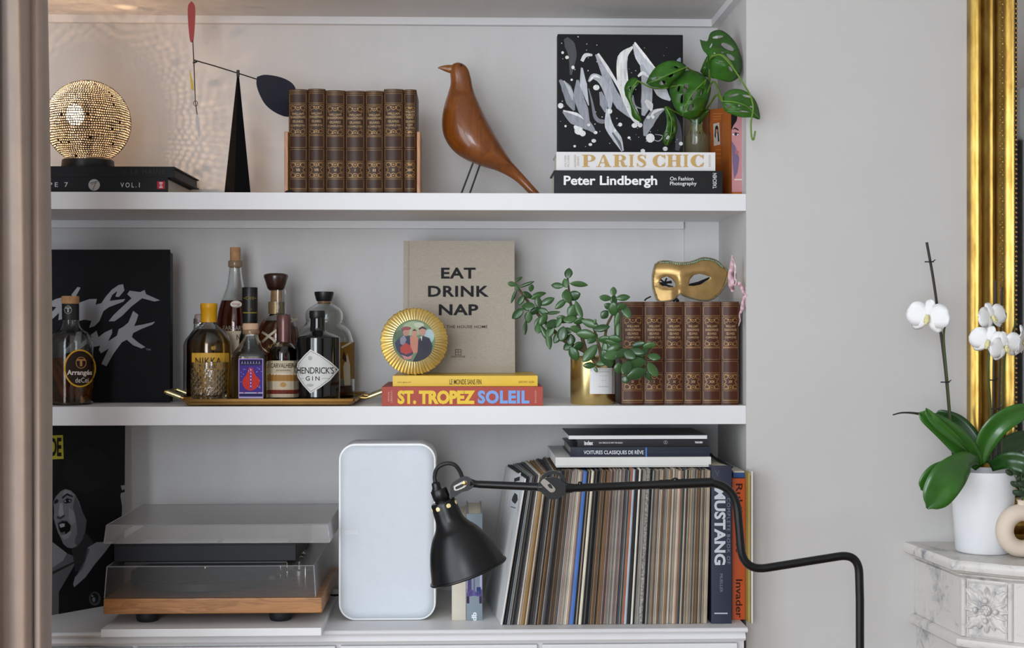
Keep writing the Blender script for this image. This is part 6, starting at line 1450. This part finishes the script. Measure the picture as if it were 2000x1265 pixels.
# ------------------------------------------------------------------ orchid in a white pot
Yo = -.13; zo = ZMT+.0004; Xo = PX(1920, Yo); s1 = S(1920, Yo)
rt, rbm = 62*s1, 52*s1; zt_ = PZ(918, 1920, Yo)
t = thing('orchid_pot', 'tapered white ceramic pot standing on the marble mantel', 'pot', (Xo, Yo, ZMT))
bm = bmesh.new(); lathe(bm, Xo, Yo, [(rbm-.003, zo), (rbm, zo+.003), (rt, zt_-.001), (rt-.001, zt_), (rt-.003, zt_-.001), (rt-.005, zt_-.02), (.003, zt_-.022)], 64); P('vessel', bm, mat('white_ceramic', '#e4e4e6', .45, var=.01), t, 50)
bm = bmesh.new(); lathe(bm, Xo, Yo, [(rt-.006, zt_-.0195), (rt-.006, zt_-.012), (.003, zt_-.010)], 32); P('bark', bm, mat('bark_mix', '#2b2018', .95, var=.5, vs=90, bump=1, bs=90), t, 60, kind='stuff')
orc = thing('orchid', 'white-flowered moth orchid with broad green leaves in the white pot', 'plant', (Xo, Yo, zt_-.012))
M_ol = mat('orchid_leaf', '#31641d', .32, var=.2, vs=12, coat=.25); M_old = mat('orchid_leaf_dark', '#1d4216', .32, var=.2, vs=12, coat=.25)
M_ost = mat('orchid_stem', '#2e2620', .6, var=.2); M_ogs = mat('orchid_green_stem', '#3a4a1e', .5, var=.15)
def strap(pts, ws, m, cup=.25, name='leaf'):
    """pts (px,py,Y), ws widths in px at each pt; gently V-shaped blade"""
    q = catmull([V((x, y, yy*1000)) for x, y, yy in pts], 8); n = len(q); rings = []; wl = [max(v.x, .5) for v in catmull([V((w, 0, 0)) for w in ws], 12)]
    for i, p in enumerate(q):
        f = i/(n-1)*(len(wl)-1); j = min(int(f), len(wl)-2); w = (wl[j]+(wl[j+1]-wl[j])*(f-j))/2
        if i > n-5: w *= (1, .8, .62, .4)[i-(n-4)] if len(ws) > 4 else 1
        a, b = q[max(i-1, 0)], q[min(i+1, n-1)]; d = V((b.x-a.x, b.y-a.y, 0))
        d = d.normalized() if d.length > .01 else V((1, 0, 0)); nx, ny = -d.y, d.x; row = []
        for s in (-1, -.6, -.25, 0, .25, .6, 1):
            row.append(W(p.x+nx*w*s, p.y+ny*w*s, p.z/1000-cup*w*s1*(s*s)+.0015*(abs(s) < .1)))
        rings.append(row)
    bm = bmesh.new(); loft(bm, rings, close=False); o = P(name, bm, m, orc, 80); so = o.modifiers.new('thickness', 'SOLIDIFY'); so.thickness = .0016; return o
strap([(1916, 902, -.13), (1888, 900, -.2), (1855, 930, -.245), (1828, 970, -.25), (1811, 993, -.25)], [10, 40, 68, 58, 12], M_ol, .1)
strap([(1908, 900, -.13), (1872, 908, -.2), (1835, 925, -.225), (1810, 945, -.23), (1800, 957, -.23)], [8, 26, 44, 34, 8], M_ol)
strap([(1914, 912, -.13), (1885, 875, -.15), (1845, 838, -.17), (1810, 815, -.18), (1795, 806, -.18)], [22, 46, 42, 26, 8], M_ol, .1)
strap([(1918, 908, -.10), (1900, 868, -.09), (1870, 832, -.08), (1840, 812, -.075), (1826, 808, -.07)], [22, 44, 44, 26, 6], M_old)
strap([(1897, 888, -.15), (1870, 860, -.18), (1835, 830, -.19), (1815, 808, -.19), (1809, 797, -.19)], [4, 14, 18, 14, 2], M_ol, .3)
strap([(1802, 809, -.18), (1780, 806, -.18), (1760, 806, -.18), (1744, 810, -.18)], [6, 4, 3, 2], M_ost, 0)
strap([(1916, 905, -.13), (1925, 865, -.14), (1950, 830, -.15), (1990, 806, -.15), (2030, 800, -.14)], [16, 40, 44, 36, 14], M_ol)
strap([(1930, 905, -.10), (1955, 880, -.08), (1990, 862, -.07), (2030, 855, -.06)], [20, 36, 40, 30], M_old)
strap([(1935, 912, -.16), (1965, 900, -.2), (2000, 905, -.22), (2030, 925, -.22)], [18, 32, 36, 30], M_old)
def ost(name, pts, r, m):
    bm = bmesh.new(); q = catmull([W(x, y, yy) for x, y, yy in pts], 6); tube(bm, q, r, 8); return P(name, bm, m, orc, 60)
ost('support_stick', [(1863, 905, -.11), (1856, 830, -.12), (1846, 720, -.14), (1832, 610, -.15), (1822, 540, -.155), (1810, 473, -.16)], .0027, M_ost)
ost('flower_stem', [(1868, 900, -.12), (1857, 820, -.125), (1850, 740, -.14), (1843, 660, -.15), (1846, 625, -.16), (1836, 600, -.165)], .0023, M_ogs)
ost('support_stick', [(1942, 915, -.12), (1940, 800, -.12), (1942, 650, -.13), (1944, 547, -.135)], .0026, M_ost); ost('support_stick', [(1950, 915, -.10), (1952, 750, -.10), (1957, 560, -.1)], .0023, M_ost)
ost('flower_stem', [(1935, 912, -.12), (1935, 800, -.13), (1930, 720, -.15), (1938, 640, -.15), (1955, 600, -.15)], .0021, M_ogs); ost('flower_stem', [(1956, 912, -.11), (1958, 800, -.11), (1962, 700, -.13), (1975, 660, -.14), (1985, 625, -.13)], .0021, M_ogs)
for x, y, yy in ((1815, 511, -.158), (1846, 746, -.145), (1938, 742, -.125), (1945, 798, -.12)):
    bm = bmesh.new(); p = W(x, y, yy); tube(bm, [p+V((-.007*cos(a)*1.2, .006*sin(a), 0)) for a in [2*pi*k/12 for k in range(13)]], .0012, 6, False); tube(bm, [p+V((.006, 0, 0)), p+V((.012, 0, .004))], .001, 5); P('stem_clip', bm, M_black, orc, 60)
M_pet = mat('white_petal', '#ecebea', .55, var=.03, vs=40, sub=.15); M_lip = mat('orchid_lip', '#d9cf98', .5, var=.15, vs=200)
def flower(px, py, Y, size, yaw, pitch, roll):
    c = W(px, py, Y); k = S(px, Y)*size; M = Matrix.Rotation(yaw, 3, 'Z') @ Matrix.Rotation(pitch, 3, 'X') @ Matrix.Rotation(roll, 3, 'Y')
    def pet(a, L, wd, back, name, m=M_pet, r0=.04):
        bm = bmesh.new(); rings = []; n = 8
        for i in range(n+1):
            s = i/n; r = r0+L*s; w = wd*(sin(pi*min(.97, .10+.80*s)))**.62*.5
            if s > .92: w *= .72
            row = []
            for q in (-1, -.5, 0, .5, 1):
                x = r*cos(a)-q*w*sin(a); z = r*sin(a)+q*w*cos(a); y = back*s*s-.05*(1-q*q)*sin(pi*s)+.03*sin(q*5+s*4)*s
                row.append(c+M @ (V((x, y, z))*k))
            rings.append(row)
        loft(bm, rings, close=False); o = P(name, bm, m, orc, 80); o.modifiers.new('thickness', 'SOLIDIFY').thickness = .0005
    for a in (90, 218, 322): pet(R(a), .48, .34, .10, 'sepal')
    for a in (14, 166): pet(R(a), .56, .70, -.02, 'petal')
    bm = bmesh.new()
    for a, l in ((R(250), .14), (R(290), .14), (R(270), .20)):
        p0 = c+M @ (V((0, -.03, 0))*k); p1 = c+M @ (V((l*cos(a), -.14, l*sin(a)))*k); tube(bm, [p0, (p0+p1)/2+M @ V((0, -.02*k, 0)), p1], [.05*k, .06*k, .03*k], 8)
    ball(bm, c+M @ (V((0, -.07, .03))*k), .055*k, seg=10, rings=8); P('lip', bm, M_lip, orc, 80)
flower(1812, 620, -.19, 70, -.55, .05, .12)
flower(1938, 620, -.17, 58, .35, -.1, -.2)
flower(1930, 668, -.20, 62, -.5, .15, .25)
flower(1964, 678, -.215, 60, .25, .2, -.3)
flower(1997, 668, -.19, 64, 1.0, .1, -.1)

# cream ring vase with a green sprig
Yv = -.2; k = S(1995, Yv); Xv = PX(1997, Yv); zc_ = ZMT+.0006+51.5*k
t = thing('ring_vase', 'cream ceramic ring-shaped vase with a hole, next to the white pot', 'vase', (Xv, Yv, ZMT))
bm = bmesh.new(); rings = []; n, m_ = 40, 14; Rm, rr_ = 35.5*k, 17*k
for i in range(n):
    a = 2*pi*i/n; cz = zc_+0; rings.append([V((Xv+(Rm+rr_*cos(b))*cos(a), Yv+1.15*rr_*sin(b), max(ZMT+.0004, cz+(Rm+rr_*cos(b))*sin(a)*1.0))) for b in [2*pi*j/m_ for j in range(m_)]])
rings.append(rings[0]); loft(bm, rings, cap=False); bmesh.ops.remove_doubles(bm, verts=bm.verts, dist=1e-6)
M_cv = mat('cream_ceramic', '#d6c6b4', .75, var=.04, bump=.1, bs=300); P('ring_body', bm, M_cv, t, 80)
bm = bmesh.new(); lathe(bm, Xv, Yv, [(11*k, zc_+46*k), (9*k, zc_+52*k), (9.5*k, zc_+57*k), (11*k, zc_+60*k), (8*k, zc_+60*k), (7*k, zc_+54*k)], 24); P('neck', bm, M_cv, t, 60)
sprig = thing('eucalyptus_sprig', 'dark green leafy sprig standing in the cream ring vase', 'plant', (Xv, Yv, zc_+58*k))
M_eu = mat('sprig_leaf', '#24391f', .5, var=.25)
for sx in (-1, 0, 1):
    st = [V((Xv, Yv, zc_+55*k)), V((Xv+sx*.006, Yv, zc_+85*k)), V((Xv+sx*.018-.004, Yv-.004*sx, zc_+125*k))]
    bm = bmesh.new(); tube(bm, catmull(st, 5), .0011, 6); P('stem', bm, M_ogs, sprig, 60)
    for j in range(6):
        f = .25+.14*j; p = st[0].lerp(st[1], min(1, f*2)) if f < .5 else st[1].lerp(st[2], (f-.5)*2)
        bm = bmesh.new(); sd = 1 if j % 2 else -1
        ball(bm, p+V((sd*.008, -.002*sx, .003)), .0095, .0018, .0055, 10, 6, Matrix.Rotation(-sd*.5, 3, 'Y')); P('leaf', bm, M_eu, sprig, 60)
